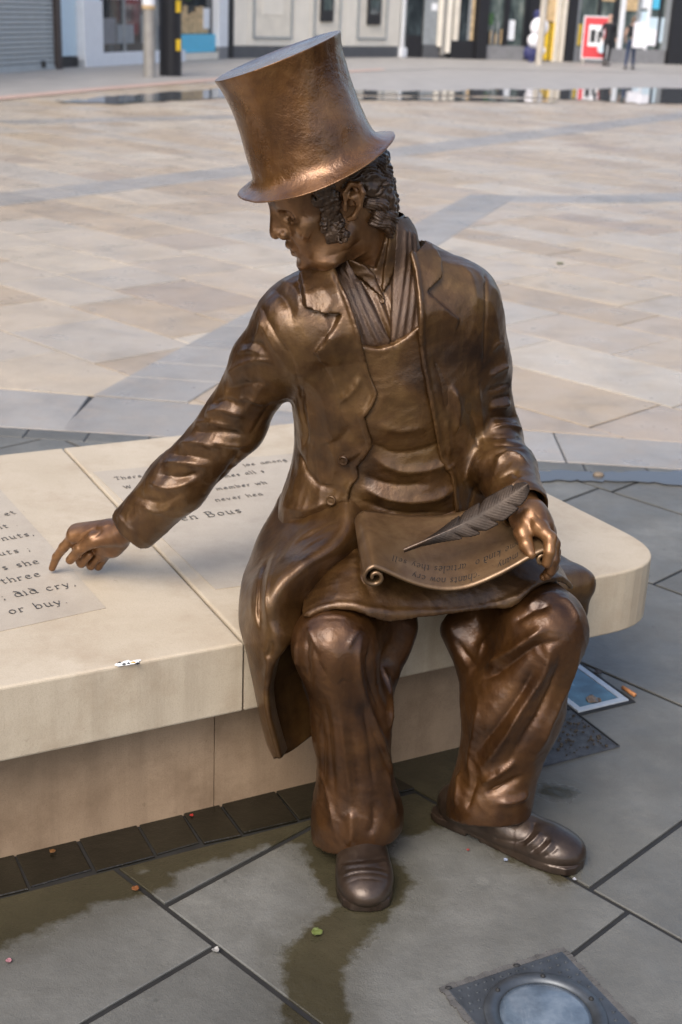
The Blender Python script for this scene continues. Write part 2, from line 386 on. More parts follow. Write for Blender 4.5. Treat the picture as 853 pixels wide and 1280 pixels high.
# inscribed panels let into the seat, and their letters
def panel(px):
    P = [gp(*q, BZ) for q in px]; bm = bmesh.new(); bm_prism(bm, P, BZ-.006, BZ+.0015)
    return link('inscription_panel', mesh_bm(bm, 'inscription_panel'), M_STP, bench)
pa = panel([(132.5, 760.5), (69, 688), (1, 613), (-15, 598), (-380, 650), (-190, 832)])
pb = panel([(116, 590.6), (270, 737.5), (480, 708), (380, 566)])
GL = {  # strokes of a broad-pen alphabet (x-height 1); each stroke a polyline
 'a': [[(.7, 1), (.3, .95), (.08, .5), (.3, .03), (.65, .35)], [(.7, 1), (.66, .2), (.85, 0)]], 'b': [[(.12, 1.65), (.12, .1)], [(.12, .6), (.4, 1), (.75, .8), (.75, .25), (.4, 0), (.12, .1)]],
 'c': [[(.7, .85), (.4, 1), (.1, .6), (.2, .12), (.5, 0), (.75, .15)]], 'd': [[(.75, .6), (.45, 1), (.1, .7), (.15, .15), (.5, .02), (.75, .3)], [(.2, 1.6), (.75, 1.1), (.78, .2), (.92, 0)]],
 'e': [[(.12, .5), (.68, .62), (.6, .95), (.35, 1), (.1, .6), (.2, .1), (.5, 0), (.75, .15)]], 'g': [[(.7, .9), (.35, 1), (.1, .6), (.35, .15), (.68, .5)], [(.72, 1), (.72, -.2), (.4, -.5), (.1, -.35)]],
 'h': [[(.12, 1.65), (.12, 0)], [(.12, .6), (.4, 1), (.7, .8), (.7, 0)], [(0, 0), (.25, 0)], [(.58, 0), (.84, 0)]], 'i': [[(.05, 1), (.2, 1), (.2, 0)], [(.06, 0), (.36, 0)], [(.17, 1.4), (.24, 1.42)]],
 'j': [[(.1, 1), (.3, 1), (.3, -.2), (.05, -.45)], [(.27, 1.4), (.33, 1.42)]], 'k': [[(.12, 1.6), (.12, 0)], [(.65, 1), (.15, .5), (.7, 0)]], 'l': [[(.05, 1.62), (.2, 1.65), (.2, 0)], [(.06, 0), (.36, 0)]],
 'm': [[(.1, 1), (.1, 0)], [(.1, .7), (.35, 1), (.55, .8), (.55, 0)], [(.55, .7), (.8, 1), (1, .8), (1, 0)], [(0, 0), (.22, 0)], [(.9, 0), (1.14, 0)]],
 'n': [[(.1, 1), (.1, 0)], [(.1, .65), (.4, 1), (.68, .8), (.68, 0)], [(0, 0), (.24, 0)], [(.56, 0), (.82, 0)]], 'o': [[(.4, 1), (.1, .7), (.12, .25), (.4, 0), (.72, .3), (.7, .75), (.4, 1)]],
 'p': [[(.12, 1), (.12, -.5)], [(.12, .7), (.4, 1), (.74, .7), (.7, .2), (.4, 0), (.12, .15)], [(0, -.5), (.28, -.5)]], 'q': [[(.7, 1), (.7, -.5)], [(.7, .8), (.35, 1), (.1, .5), (.35, 0), (.7, .3)]], 'r': [[(.12, 1), (.12, 0)], [(.12, .6), (.35, .98), (.62, .9)], [(0, 0), (.28, 0)]],
 's': [[(.58, .88), (.35, 1), (.12, .78), (.55, .3), (.4, .02), (.08, .12)]], 't': [[(.25, 1.35), (.25, .15), (.45, 0), (.6, .1)], [(.02, 1), (.58, 1)]], 'u': [[(.02, 1), (.14, 1), (.14, .25), (.4, 0), (.68, .3)], [(.68, 1), (.68, .1), (.86, 0)]],
 'v': [[(.05, 1), (.38, 0), (.72, 1)]], 'w': [[(.03, 1), (.28, 0), (.52, .9), (.78, 0), (1.02, 1)]], 'x': [[(.1, 1), (.7, 0)], [(.7, 1), (.1, 0)]], 'y': [[(.05, 1), (.38, .05)], [(.72, 1), (.3, -.3), (.02, -.42)]],
 'T': [[(.05, 1.6), (.95, 1.6)], [(.5, 1.6), (.5, 0)], [(.3, 0), (.7, 0)], [(.05, 1.6), (.05, 1.35)], [(.95, 1.6), (.95, 1.35)]], 'W': [[(.02, 1.6), (.35, 0), (.65, 1.5), (.98, 0), (1.3, 1.6)]], 'M': [[(.1, 0), (.2, 1.6), (.6, .3), (1, 1.6), (1.1, 0)]],
 'B': [[(.2, 1.6), (.2, 0)], [(.02, 1.6), (.6, 1.6), (.85, 1.25), (.6, .88), (.2, .85)], [(.6, .88), (.98, .5), (.7, 0), (.02, 0)]], '.': [[(.12, .04), (.2, .1)]], ',': [[(.18, .1), (.2, -.1), (.08, -.28)]], ';': [[(.18, .1), (.2, -.1), (.08, -.28)], [(.14, .8), (.22, .86)]], "'": [[(.15, 1.6), (.1, 1.3)]]}
GW = {'i': .4, 'l': .42, 'j': .42, 'm': 1.2, 'w': 1.1, 'W': 1.4, 'T': 1.0, 'B': 1.1, 'M': 1.2, '.': .35, ',': .35, ';': .4, ' ': .6, "'": .25, 't': .65, 's': .7, 'r': .68}
def text_strips(s_, org, ex, ey, x, nib=.17, track=.28, slant=0.):       # letters as flat pen strips: org + ex*along + ey*up, x = x-height
    V, F, cu = [], [], 0.; ang = math.radians(35); nb = V3(math.cos(ang), math.sin(ang))*nib/2
    for ch in s_:
        for st in GL.get(ch, []):
            P = catmull([V3(cu+p_[0]+slant*p_[1], p_[1]) for p_ in st], max(2, 4*len(st)-3)) if len(st) > 2 else np.array([V3(cu+p_[0]+slant*p_[1], p_[1]) for p_ in st])
            for a, b in zip(P[:-1], P[1:]):
                t_ = (b-a)/max(np.linalg.norm(b-a), 1e-6); w = nb if abs(t_[0]*nb[1]-t_[1]*nb[0]) > nib*.18 else V3(-t_[1], t_[0])*nib*.20
                n0 = len(V); V += [a-w, a+w, b+w, b-w]; F.append((n0, n0+1, n0+2, n0+3))
        cu += GW.get(ch, .86)+track
    return np.array([org+(ex*q[0]+ey*q[1])*x for q in V]), F
def carve(txt, px0, px1, x, track=.28, nib=.145):                          # px0, px1: photo points where the line starts and which way it runs
    a, b = gp(*px0, BZ), gp(*px1, BZ); ex = unit(b-a); ey = np.cross([0, 0, 1], ex)
    V, F = text_strips(txt, a+V3(0, 0, .0032), ex, ey, x, nib, track)
    return V, F
def letters(lines, name='letters'):
    Vs, Fs, n = [], [], 0
    for L in lines:
        V, F = carve(*L); Vs.append(V); Fs.append(np.array(F)+n); n += len(V)
    V = np.concatenate(Vs); Fq = np.concatenate(Fs); N = V-V3(0, 0, 1)*.0008
    # give each strip a little depth so the fill sits in the stone
    m = len(V); side = []
    for q in Fq:
        for i in range(4): side.append((q[i], q[(i+1) % 4], q[(i+1) % 4]+m, q[i]+m))
    return mesh_np(name, np.concatenate([V, N]), np.concatenate([Fq, np.array(side)]), False)
LA = [("et .", (8, 646), (29, 641), .0155), ("nt .", (-3, 663), (20, 659), .0155), ("nuts,", (4, 677), (50, 669), .0165), ("uts ;", (0, 696), (42, 689), .0165),
      ("ys she", (-6, 716), (62, 703), .0172), ("three", (4, 731), (53, 721), .0172), ("; did cry,", (4, 751), (105, 731), .0178), ("or buy.", (13, 769), (95, 753), .0182)]
LB = [("There", (145, 601), (182, 597), .0135), ("joe among", (305, 584), (362, 577), .0135), ("W", (157, 612), (172, 610), .0135), ("mes all s", (282, 598), (362, 587), .0135),
      ("member wh", (272, 614), (362, 602), .0135), ("never hea", (271, 628), (350, 617), .0135), ("en Bous", (228, 652), (330, 638), .021)]
for L_, p_ in ((LA, pa), (LB, pb)): link('inscription', letters(L_), M_INK, p_)['kind'] = 'stuff'
# ------------------------------------------------------------------ bronze man
statue = thing('bronze_statue', 'bronze statue of a seated man in a top hat pointing at the carved bench', 'statue', (.15, 2.45, 0))
def part(name, V, Fq, mat, parent=None): return link(name, mesh_np(name, V, Fq), mat, parent or statue)
# joints
hipL, hipR = V3(.262, 2.655, .515), V3(.120, 2.59, .52)
kneeL, kneeR = at(680, 784, 2.34), at(418, 803, 2.24)
ankL, ankR = V3(.315, 2.335, .09), V3(.058, 2.27, .09)
shR, shL = at(358, 405, 2.49), at(580, 372, 2.575)
elR, wrR = at(292, 530, 2.545), at(166, 662, 2.555)
elL, wrL = at(612, 548, 2.60), at(656, 636, 2.345)
neckB = at(478, 318, 2.56)
pelv = (hipL+hipR)/2+V3(-.015, -.01, 0); chest = (shL+shR)/2
TU = unit(chest-pelv); TL = shL-shR; TL = unit(TL-TU*(TL@TU)); TF = np.cross(TL, TU)*-1
if TF[1] > 0: TF = -TF
def uw(P): q = np.asarray(P)-chest; return q@TL, q@TU
def pxuw(px, y=2.43): return [uw(at(a, b, y)) for a, b in px]
def UWF(P): q = [P[i]-np.float32(chest[i]) for i in range(3)]; return _dot(q, TL), _dot(q, TU), _dot(q, TF)
if 0:
    print('upper arm R', np.linalg.norm(elR-shR), 'fore', np.linalg.norm(wrR-elR), 'L', np.linalg.norm(elL-shL), np.linalg.norm(wrL-elL), 'thigh', np.linalg.norm(kneeL-hipL), np.linalg.norm(kneeR-hipR), 'shin', np.linalg.norm(kneeL-ankL), np.linalg.norm(kneeR-ankR), 'sh', np.linalg.norm(shL-shR), 'TF', TF, TU, TL)
def torso(v, g, sh=True):                    # trunk grown by g
    fl = (TL, 1.36)
    w1 = at(498, 600, 2.585); w2 = at(495, 480, 2.57); w3 = at(478, 405, 2.555)
    v.chain([(pelv+V3(0, .01, .02), .125+g), (w1, .118+g), (w2, .122+g), (w3, .115+g)], .06, fl)
    if sh:
        v.cap(shR+TU*-.03-TL*-.03, shL+TU*-.03-TL*.03, .070+g, .070+g, .06)
        v.cap(neckB-TU*.045, shR+TU*.0+TL*.05, .060+g, .058+g, .05); v.cap(neckB-TU*.05, shL+TU*.0-TL*.05, .060+g, .058+g, .05)
def neck(v, g, k=.03): v.chain([(neckB+V3(.01, .02, -.08), .075+g), (neckB+V3(-.015, -.01, .02), .064+g), (HC+hu*-.03+hf*-.018, .062+g)], k)
# head frame
fh = unit([-.972, -.235, 0]); PT = math.radians(17)
hf = fh*math.cos(PT)-V3(0, 0, 1)*math.sin(PT); hu = fh*math.sin(PT)+V3(0, 0, 1)*math.cos(PT); hl = np.cross(hu, hf)
_t = math.radians(4)
HS = 1.0
HC = at(438, 256, 2.43)-hl*.080         # centre between the ears
def H(f_, u, l=0.): return HC+(hf*f_+hu*u+hl*l)*HS
HR = np.stack([hf, hu, hl])
# head, neck
vh = Vol(HC-V3(.185, .15, .20), HC+V3(.16, .16, .17), .0019)
vh.ell(H(.010, .05), V3(.115, .09, .080), HR); vh.ell(H(-.035, .0), V3(.062, .075, .068), HR, .02)
vh.ell(H(.085, .045), V3(.042, .05, .062), HR, .03); vh.ell(H(.060, -.03), V3(.054, .088, .059), HR, .03); vh.ell(H(.084, -.055), V3(.029, .032, .036), HR, .02)
for g in (1, -1):
    vh.chain([(H(.020, -.058, .056*g), .020), (H(.060, -.090, .039*g), .017), (H(.090, -.100, .010*g), .013)], .028)
    vh.ell(H(.080, -.022, .049*g), V3(.022, .015, .014), HR, .022)
    vh.chain([(H(.118, .031, .007*g), .0105), (H(.110, .033, .028*g), .0105), (H(.084, .031, .049*g), .009)], .012)
neck(vh, -.004, .025)
vh.cap(H(.0, -.075, .02), H(.07, -.100, .0), .028, .014, .03)
vh.ell(H(.091, -.0975), V3(.0185, .0165, .023), HR, .012)
for g in (1, -1): vh.ell(H(.1135, .003, .034*g), V3(.0135, .0110, .0165), HR, .010, 'sub')
vh.cap(H(.108, .022), H(.1145, -.022), .0145, .0175, .010); vh.cap(H(.122, .026), H(.1345, -.018), .0085, .0105, .011); vh.ell(H(.1350, -.0270), V3(.0120, .0112, .0122), HR, .006)
for g in (1, -1):
    vh.ell(H(.1215, -.0320, .0140*g), V3(.0120, .0095, .0082), HR, .006); vh.ell(H(.129, -.0410, .0075*g), V3(.0070, .0048, .0042), HR, .004, 'sub')
    vh.ell(H(.0925, .0025, .034*g), V3(.0130, .0120, .0130), HR, .002)
    vh.chain([(H(.1020, .0065, .020*g), .0036), (H(.1050, .0105, .033*g), .0044), (H(.0930, .0070, .049*g), .0042)], .004)
    vh.chain([(H(.1020, -.0040, .020*g), .0032), (H(.1035, -.0085, .033*g), .0036), (H(.0920, -.0050, .048*g), .0036)], .004)
    vh.chain([(H(.123, .034, .010*g), .005), (H(.116, .039, .028*g), .0062), (H(.092, .037, .049*g), .0045)], .006)
    vh.chain([(H(.1155, -.0545, .003*g), .0072), (H(.1090, -.0595, .016*g), .0058), (H(.0990, -.0640, .026*g), .004)], .008)
    vh.chain([(H(.1075, -.0735, .0), .0078), (H(.1020, -.0715, .014*g), .0062), (H(.0960, -.0670, .024*g), .004)], .008)
    vh.chain([(H(.1235, -.0640, 0), .0017), (H(.1130, -.0648, .014*g), .0018), (H(.0990, -.0662, .028*g), .0016)], .004, None, 'sub')
    vh.ell(H(.065, -.062, .071*g), V3(.028, .030, .011), HR, .02, 'sub')
vh.ell(H(.1150, -.0860), V3(.0065, .0060, .022), HR, .008, 'sub')
# ear (his left)
EC = H(-.002, .004, .079)
def E_(a, b, c=0.): return EC+hf*(a*.95-.22*b)+hu*b*1.02+hl*(c+.006-.25*min(0, a))
vh.chain([(E_(.012, .006, .002), .0042), (E_(.014, .022, .005), .0048), (E_(.002, .034, .008), .0050), (E_(-.014, .030, .011), .0050), (E_(-.020, .014, .012), .0048), (E_(-.014, -.008, .009), .0046), (E_(-.003, -.024, .005), .0062), (E_(.006, -.026, .002), .0056)], .004)
vh.cap(E_(-.004, .008, -.004), E_(-.004, .008, .001), .018, .014, .006)
vh.chain([(E_(-.006, .026, .006), .0035), (E_(-.012, .012, .008), .004), (E_(-.006, -.010, .005), .004)], .004)
vh.cap(E_(.012, .0, .002), E_(.012, -.008, .001), .0055, .005, .004)
vh.ell(E_(.001, .000, .007), V3(.007, .011, .007), HR, .004, 'sub')
hd = vh.samp
Vv, Ff = vh.mesh(); Vv = relax(Vv, Ff, 1, .5); Nn = vh.grad(Vv)
FACE = [([(377, 262), (384, 266), (390, 274)], .0018, -.0010), ([(377, 268), (386, 275)], .0016, -.0010), ([(355, 290), (362, 297), (370, 306), (376, 318)], .003, -.0022), ([(356, 277), (366, 280), (377, 277)], .002, -.0013), ([(350, 262), (352, 270)], .002, -.0012),
        ([(386, 300), (390, 312), (386, 324)], .005, -.0022), ([(378, 294), (388, 297)], .008, .003), ([(405, 322), (435, 312), (455, 297)], .005, -.0022), ([(402, 331), (432, 326), (460, 314)], .004, .0028), ([(408, 338), (440, 333), (470, 320)], .004, -.0026), ([(412, 344), (446, 341), (474, 330)], .004, .0024), ([(430, 298), (438, 316), (446, 334)], .007, .0025), ([(384, 322), (400, 328), (415, 326)], .005, .0015)]
Vv = strokes(Vv, Nn, vh, FACE)
HEAD = (Vv, Ff)
# hair: many tapering curls
vr = Vol(HC-V3(.12, .15, .13), HC+V3(.18, .14, .12), .0018)
vr.ell(H(-.022, .04), V3(.080, .080, .0800), HR, 0); vr.ell(H(-.044, -.008), V3(.050, .056, .070), HR, .02)
rr = np.random.default_rng(3)
def scalp(a, e, out=0.):                      # a: angle from the left side (0) round to the back (90) and right (180); e: height
    aa = math.radians(a); sh_ = math.sqrt(max(.1, 1-(e/.125)**2)) if e < 0 else 1.
    return H(-.020-(.076*sh_+out)*math.sin(aa), e, (.0790*(.74+.26*sh_)+out)*math.cos(aa))
for e in np.linspace(.072, -.048, 7):          # broad wavy clumps swept back and down
    for a in np.arange(16, 176, 15):
        a0 = a+rr.uniform(-6, 6); e0 = e+rr.uniform(-.010, .010); ph = rr.uniform(0, 6.28); L = rr.uniform(.040, .060); w_ = rr.uniform(.0075, .0110); fl_ = .012 if e < -.03 else .002; vk = rr.uniform(.5, .9); P = []
        for t in np.linspace(0, 1, 8):
            P.append((scalp(a0+(24 if a0 < 100 else -8)*t*L/.05+6*math.sin(ph+6.5*t), e0-(vk*L)*t, -.003+.0055*math.sin(math.pi*min(1, t*1.1))+.002*math.sin(ph+7*t)+fl_*t**2), w_*(1-.6*t**1.6)))
        vr.chain(P, .0035)
def on_head(f_, u):                           # the side of the head at that place
    ls = np.linspace(.10, .03, 90); Q = np.array([H(f_, u, l_) for l_ in ls]); w = np.argwhere(hd(Q) < .0015); return Q[w[0, 0]] if len(w) else Q[-1]
for i in range(130):                          # sideburn and temple curls
    u = rr.uniform(-.058, .062); f0 = .026+.14*max(0, -u)*.35; f_ = rr.uniform(f0-.008, f0+.033-.15*max(0, -u)); c = on_head(f_, u); r0 = rr.uniform(.0038, .0068); ph = rr.uniform(0, 6); sg = 1 if i % 2 else -1; P = []
    for t in np.linspace(0, 1, 7):
        an = ph+sg*t*4.2; P.append((c+(hf*math.cos(an)+hu*math.sin(an)*1.15)*r0*(1-.45*t)+hl*(.001+.0055*t), .0028*(1-.3*t)))
    vr.chain(P, .0020)
for i in range(16): c = on_head(.034+.006*(i % 2), -.052+.11*i/15); vr.ell(c, V3(.013, .011, .0045), HR, .006)
for i in range(26):                           # wisps above and behind the ear
    an = rr.uniform(.4, 3.0); c = EC+hf*(.025*math.cos(an)-.01)+hu*(.036*math.sin(an)+.006)-hl*.004; P = [(c+hf*(-.008*t*6+.003*math.sin(3*t))-hu*(.012*t)+hl*.003*math.sin(3*t), .0036*(1-.6*t)) for t in np.linspace(0, 1, 4)]; vr.chain(P, .0015)
vr.ell(EC+hf*.001+hu*.004+hl*.016, V3(.019, .034, .020), HR, .004, 'sub')
Vr, Fr = vr.mesh(); Nr = vr.grad(Vr); q = Vr-HC; qf, qu, ql = q@hf, q@hu, q@hl
ang = np.arctan2(-(qf+.02), ql); wob = pnoise(Vr, 55, 21); st_ = qu*150+ang*7.5+2.2*np.sin(ang*5+qu*55)+2.0*wob     # combed strands
sb_ = np.clip((qf-.012)/.012, 0, 1); d_ = (np.abs(np.sin(st_*2.1))-.55)*.0030*(1-sb_*.7)+pnoise(Vr, 330, 22)*.0010*sb_
Vr = Vr+Nr*d_[:, None]; part('hair', Vr, Fr, M_DK)
# top hat: turned profile, slightly dented, tipped forward
def hat():
    top = at(346, 70, 2.440); base = at(391, 193, 2.452); ax = unit(top-base); h = np.linalg.norm(top-base)
    e1 = unit(np.cross(ax, [0, 1, 0])); e2 = np.cross(ax, e1)
    prof = [(0, .975), (.06, .980), (.100, .990), (.1130, 1.0), (.1160, 1.002), (.1165, .992), (.1145, .95), (.1105, .86), (.1080, .72), (.1078, .58), (.1090, .42), (.1110, .26), (.1130, .12), (.1155, .02), (.1200, -.035), (.1280, -.075), (.1390, -.100), (.1470, -.108), (.1505, -.116), (.1500, -.128), (.1450, -.132), (.134, -.125), (.118, -.11), (.104, -.09), (.098, .05), (.0, .06)]
    n, pr = 128, catmull([V3(a, b) for a, b in prof], 97); V = []
    for r_, w in pr:
        for j in range(n):
            t = 2*math.pi*j/n; rr_ = r_*(1+.012*math.sin(2*t+.6)+.008*math.sin(3*t+5*w)); cm_ = -(e1*math.cos(t)+e2*math.sin(t))[1]; drop = (-.018*max(0, cm_)**1.5+.004)*min(1, max(0, (r_-.113)/.035)) if w < .05 else 0
            V.append(base+e1*rr_*math.cos(t)+e2*rr_*1.04*math.sin(t)+ax*(h*w+drop))
    V = np.array(V); m = len(pr); F = []
    for i in range(m-1):
        for j in range(n): F.append((i*n+j, (i+1)*n+j, (i+1)*n+(j+1) % n, i*n+(j+1) % n))
    d = pnoise(V, 30, 4)*.0030+pnoise(V, 95, 5)*.0008
    c = base+ax*h*.45; q = V-c; q -= np.outer(q@ax, ax); q /= np.maximum(np.linalg.norm(q, axis=1, keepdims=True), 1e-5)
    V = V+q*d[:, None]; return V, np.array(F)
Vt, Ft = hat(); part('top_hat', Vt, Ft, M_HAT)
# shirt, scarf, apron bib
vc = Vol(V3(-.14, 2.34, .56), V3(.34, 2.72, 1.235), .0032)
torso(vc, -.004); neck(vc, .004, .03)
base = vc.d.copy(); P_ = vc.full(); Uc, Wc, Fc = UWF(P_)
def with_field(d): vc.d = d; return vc
# open collar of the shirt, standing away from the neck
front = -Fc                                   # < 0 in front
bibtop = pxuw([(300, 436), (432, 432), (447, 428), (470, 433), (490, 429), (508, 421), (525, 409), (560, 395), (700, 395), (700, 1000), (300, 1000)])
sdb = poly_sd(Uc, Wc, bibtop)
sc1 = poly_sd(Uc, Wc, pxuw([(408, 330), (440, 330), (452, 352), (474, 395), (488, 432), (440, 432), (425, 380)]))
sc2 = poly_sd(Uc, Wc, pxuw([(505, 268), (540, 285), (545, 340), (540, 410), (512, 425), (489, 440), (490, 400), (500, 350), (503, 310)]))
scarf_d = np.maximum(base-.011, np.minimum(sc1, sc2)); scarf_d = np.maximum(scarf_d, front)
bib_d = np.maximum(base-.020, sdb); bib_d = np.maximum(bib_d, front-.06)
cuts = poly_sd(Uc, Wc, pxuw([(350, 332), (445, 332), (478, 345), (500, 270), (560, 270), (600, 1000), (300, 1000)]))
flap = np.maximum(np.minimum(poly_sd(Uc, Wc, pxuw([(438, 330), (462, 338), (474, 350), (486, 380), (470, 366), (455, 354), (440, 350)])), poly_sd(Uc, Wc, pxuw([(496, 285), (512, 280), (508, 330), (494, 362), (484, 372), (488, 340)]))), front)
Vs, Fs_ = with_field(np.maximum(np.minimum(base-.003, np.maximum(base-.010, flap)), cuts)).mesh(); vc_s = vc.grad(Vs)
Vs = strokes(Vs, vc_s, vc, [([(452, 350), (470, 385), (487, 425)], .0022, -.004, 1), ([(466, 356), (480, 392), (492, 424)], .0035, .004), ([(478, 362), (486, 392), (494, 420)], .0022, -.004), ([(455, 362), (470, 398), (480, 426)], .0035, .004), ([(486, 372), (492, 396), (497, 418)], .003, .003), ([(446, 343), (462, 342), (474, 352), (484, 372)], .003, .003)])
shirt = part('shirt', Vs, Fs_, M_BR)
with_field(scarf_d); Vk, Fk = vc.mesh(); Vk = relax(Vk, Fk, 1); Nk = vc.grad(Vk)
RIBS = []
for t in np.linspace(0, 1, 4): RIBS.append(([(418+24*t, 338-2*t), (428+26*t, 365), (440+30*t, 400), (448+38*t, 428)], .0038, .0045, 1))
for t in np.linspace(0, 1, 4): RIBS.append(([(506+18*t, 290+6*t), (505+22*t, 330), (500+26*t, 375), (492+30*t, 424-12*t)], .0042, .0050, 1))
Vk = strokes(Vk, Nk, vc, RIBS); part('scarf', Vk, Fk, M_WEAVE)
with_field(bib_d); Va, Fa = vc.mesh(); Va = relax(Va, Fa, 2); Na = vc.grad(Va)
BIB = [([(445, 428), (470, 433), (490, 429), (508, 421), (526, 409)], .004, .0035, 1), ([(470, 530), (500, 538), (535, 532)], .012, .006), ([(455, 548), (490, 566), (530, 562), (560, 548)], .010, -.006), ([(462, 568), (500, 588), (545, 584), (572, 566)], .012, .009), ([(448, 592), (490, 606), (540, 604)], .009, -.007), ([(448, 606), (490, 624), (540, 624), (578, 604)], .012, .010), ([(444, 622), (500, 641), (560, 640)], .008, -.007), ([(478, 500), (500, 510), (530, 505)], .012, -.003),
       ([(530, 470), (545, 520), (555, 570)], .008, -.004), ([(452, 470), (458, 500), (450, 530)], .010, -.005)]
Va = tooled(strokes(Va, Na, vc, BIB), Na, .0012, 36, 5); part('apron_bib', Va, Fa, M_BR)
# coat: trunk and sleeves
vo = Vol(V3(-.50, 2.20, .44), V3(.47, 2.82, 1.235), .0036)
torso(vo, .022)
SLR = [(shR+TU*-.008+TL*.006, .066), (shR*.62+elR*.38, .063), (elR, .062), (elR*.45+wrR*.55+V3(0, 0, -.002), .059), (wrR+unit(elR-wrR)*.012, .054)]
SLL = [(shL+TU*-.005-TL*.005, .064), (shL*.55+elL*.45, .062), (elL, .062), (elL*.5+wrL*.5, .056), (wrL+unit(elL-wrL)*.008, .049)]
vo.chain(SLR, .03); vo.chain(SLL, .03)
vo.chain([(at(425, 560, 2.56), .07), (at(402, 640, 2.545), .068), (at(375, 715, 2.53), .055)], .06); vo.cap(at(600, 620, 2.60), at(640, 700, 2.62), .06, .06, .05)
Po = vo.full(); Uo, Wo, Fo = UWF(Po); d0 = vo.d.copy()
# standing collar round the neck
lapR = poly_sd(Uo, Wo, pxuw([(395, 318), (379, 340), (378, 379), (398, 385), (423, 387), (408, 410), (389, 433), (400, 450), (425, 480), (460, 500), (470, 480), (446, 426), (433, 378), (425, 330)]))
lapL = poly_sd(Uo, Wo, pxuw([(500, 262), (530, 282), (552, 305), (568, 337), (561, 354), (537, 368), (579, 405), (573, 425), (560, 470), (540, 520), (520, 460), (515, 343), (500, 300)]))
lap = np.maximum(np.minimum(lapR, lapL), -Fo+.02)
_w0, _w1 = uw(at(460, 445, 2.43))[1], uw(at(460, 405, 2.43))[1]; lth = .0135*np.clip((Wo-_w0)/(_w1-_w0), 0, 1)
d1 = np.where(lap < .004, np.minimum(d0, np.maximum(d0-lth, lap)), d0).astype(np.float32)
opn = [(405, 300), (420, 341), (433, 378), (446, 426), (455, 460), (466, 487), (459, 502), (449, 516), (455, 536), (461, 553), (453, 570), (444, 584), (446, 597), (436, 611), (433, 625), (440, 648), (430, 700), (430, 780), (620, 780), (590, 690), (578, 640), (575, 618), (572, 600), (557, 580), (550, 552), (539, 504), (529, 452), (524, 413), (526, 343), (521, 300), (505, 280), (500, 240), (420, 260)]
so_ = poly_sd(Uo, Wo, pxuw(opn))
hole = np.maximum(so_, -Fo-.03)               # the opening, front half only
edge = np.sqrt(so_**2+(d1-.000)**2)-.0048     # rolled edge of cloth
edge = np.where(Fo > .02, edge, 1)
vo.d = np.maximum(d1, -hole)
hh = np.maximum(.006-np.abs(vo.d-edge), 0)/.006; vo.d = np.minimum(vo.d, edge)-hh*hh*.006*.25
# hollow: leave a shell of cloth, open at the cuffs, the neck and the front
vi = vo.like()
torso(vi, .004)
vi.chain([(a, r_-.012) for a, r_ in SLR[:-1]]+[(wrR-unit(elR-wrR)*.09, SLR[-1][1]-.008)], .03); vi.chain([(a, r_-.012) for a, r_ in SLL[:-1]]+[(wrL-unit(elL-wrL)*.09, SLL[-1][1]-.008)], .03)
neck(vi, .030, .02)
vo.d = np.maximum(vo.d, -vi.d)
for w_, e_ in ((wrR, elR), (wrL, elL)):       # cut the cuffs square
    ax_ = unit(e_-w_); q = [Po[i]-np.float32(w_[i]) for i in range(3)]; t = _dot(q, ax_); rad = np.sqrt(np.maximum(sum(x*x for x in q)-t*t, 0))
    cp = np.where(rad < .10, -t-.004, -1.); vo.d = np.maximum(vo.d, cp)
Vo, Fo_ = vo.mesh(); Vo = relax(Vo, Fo_, 1, .5); No = vo.grad(Vo)
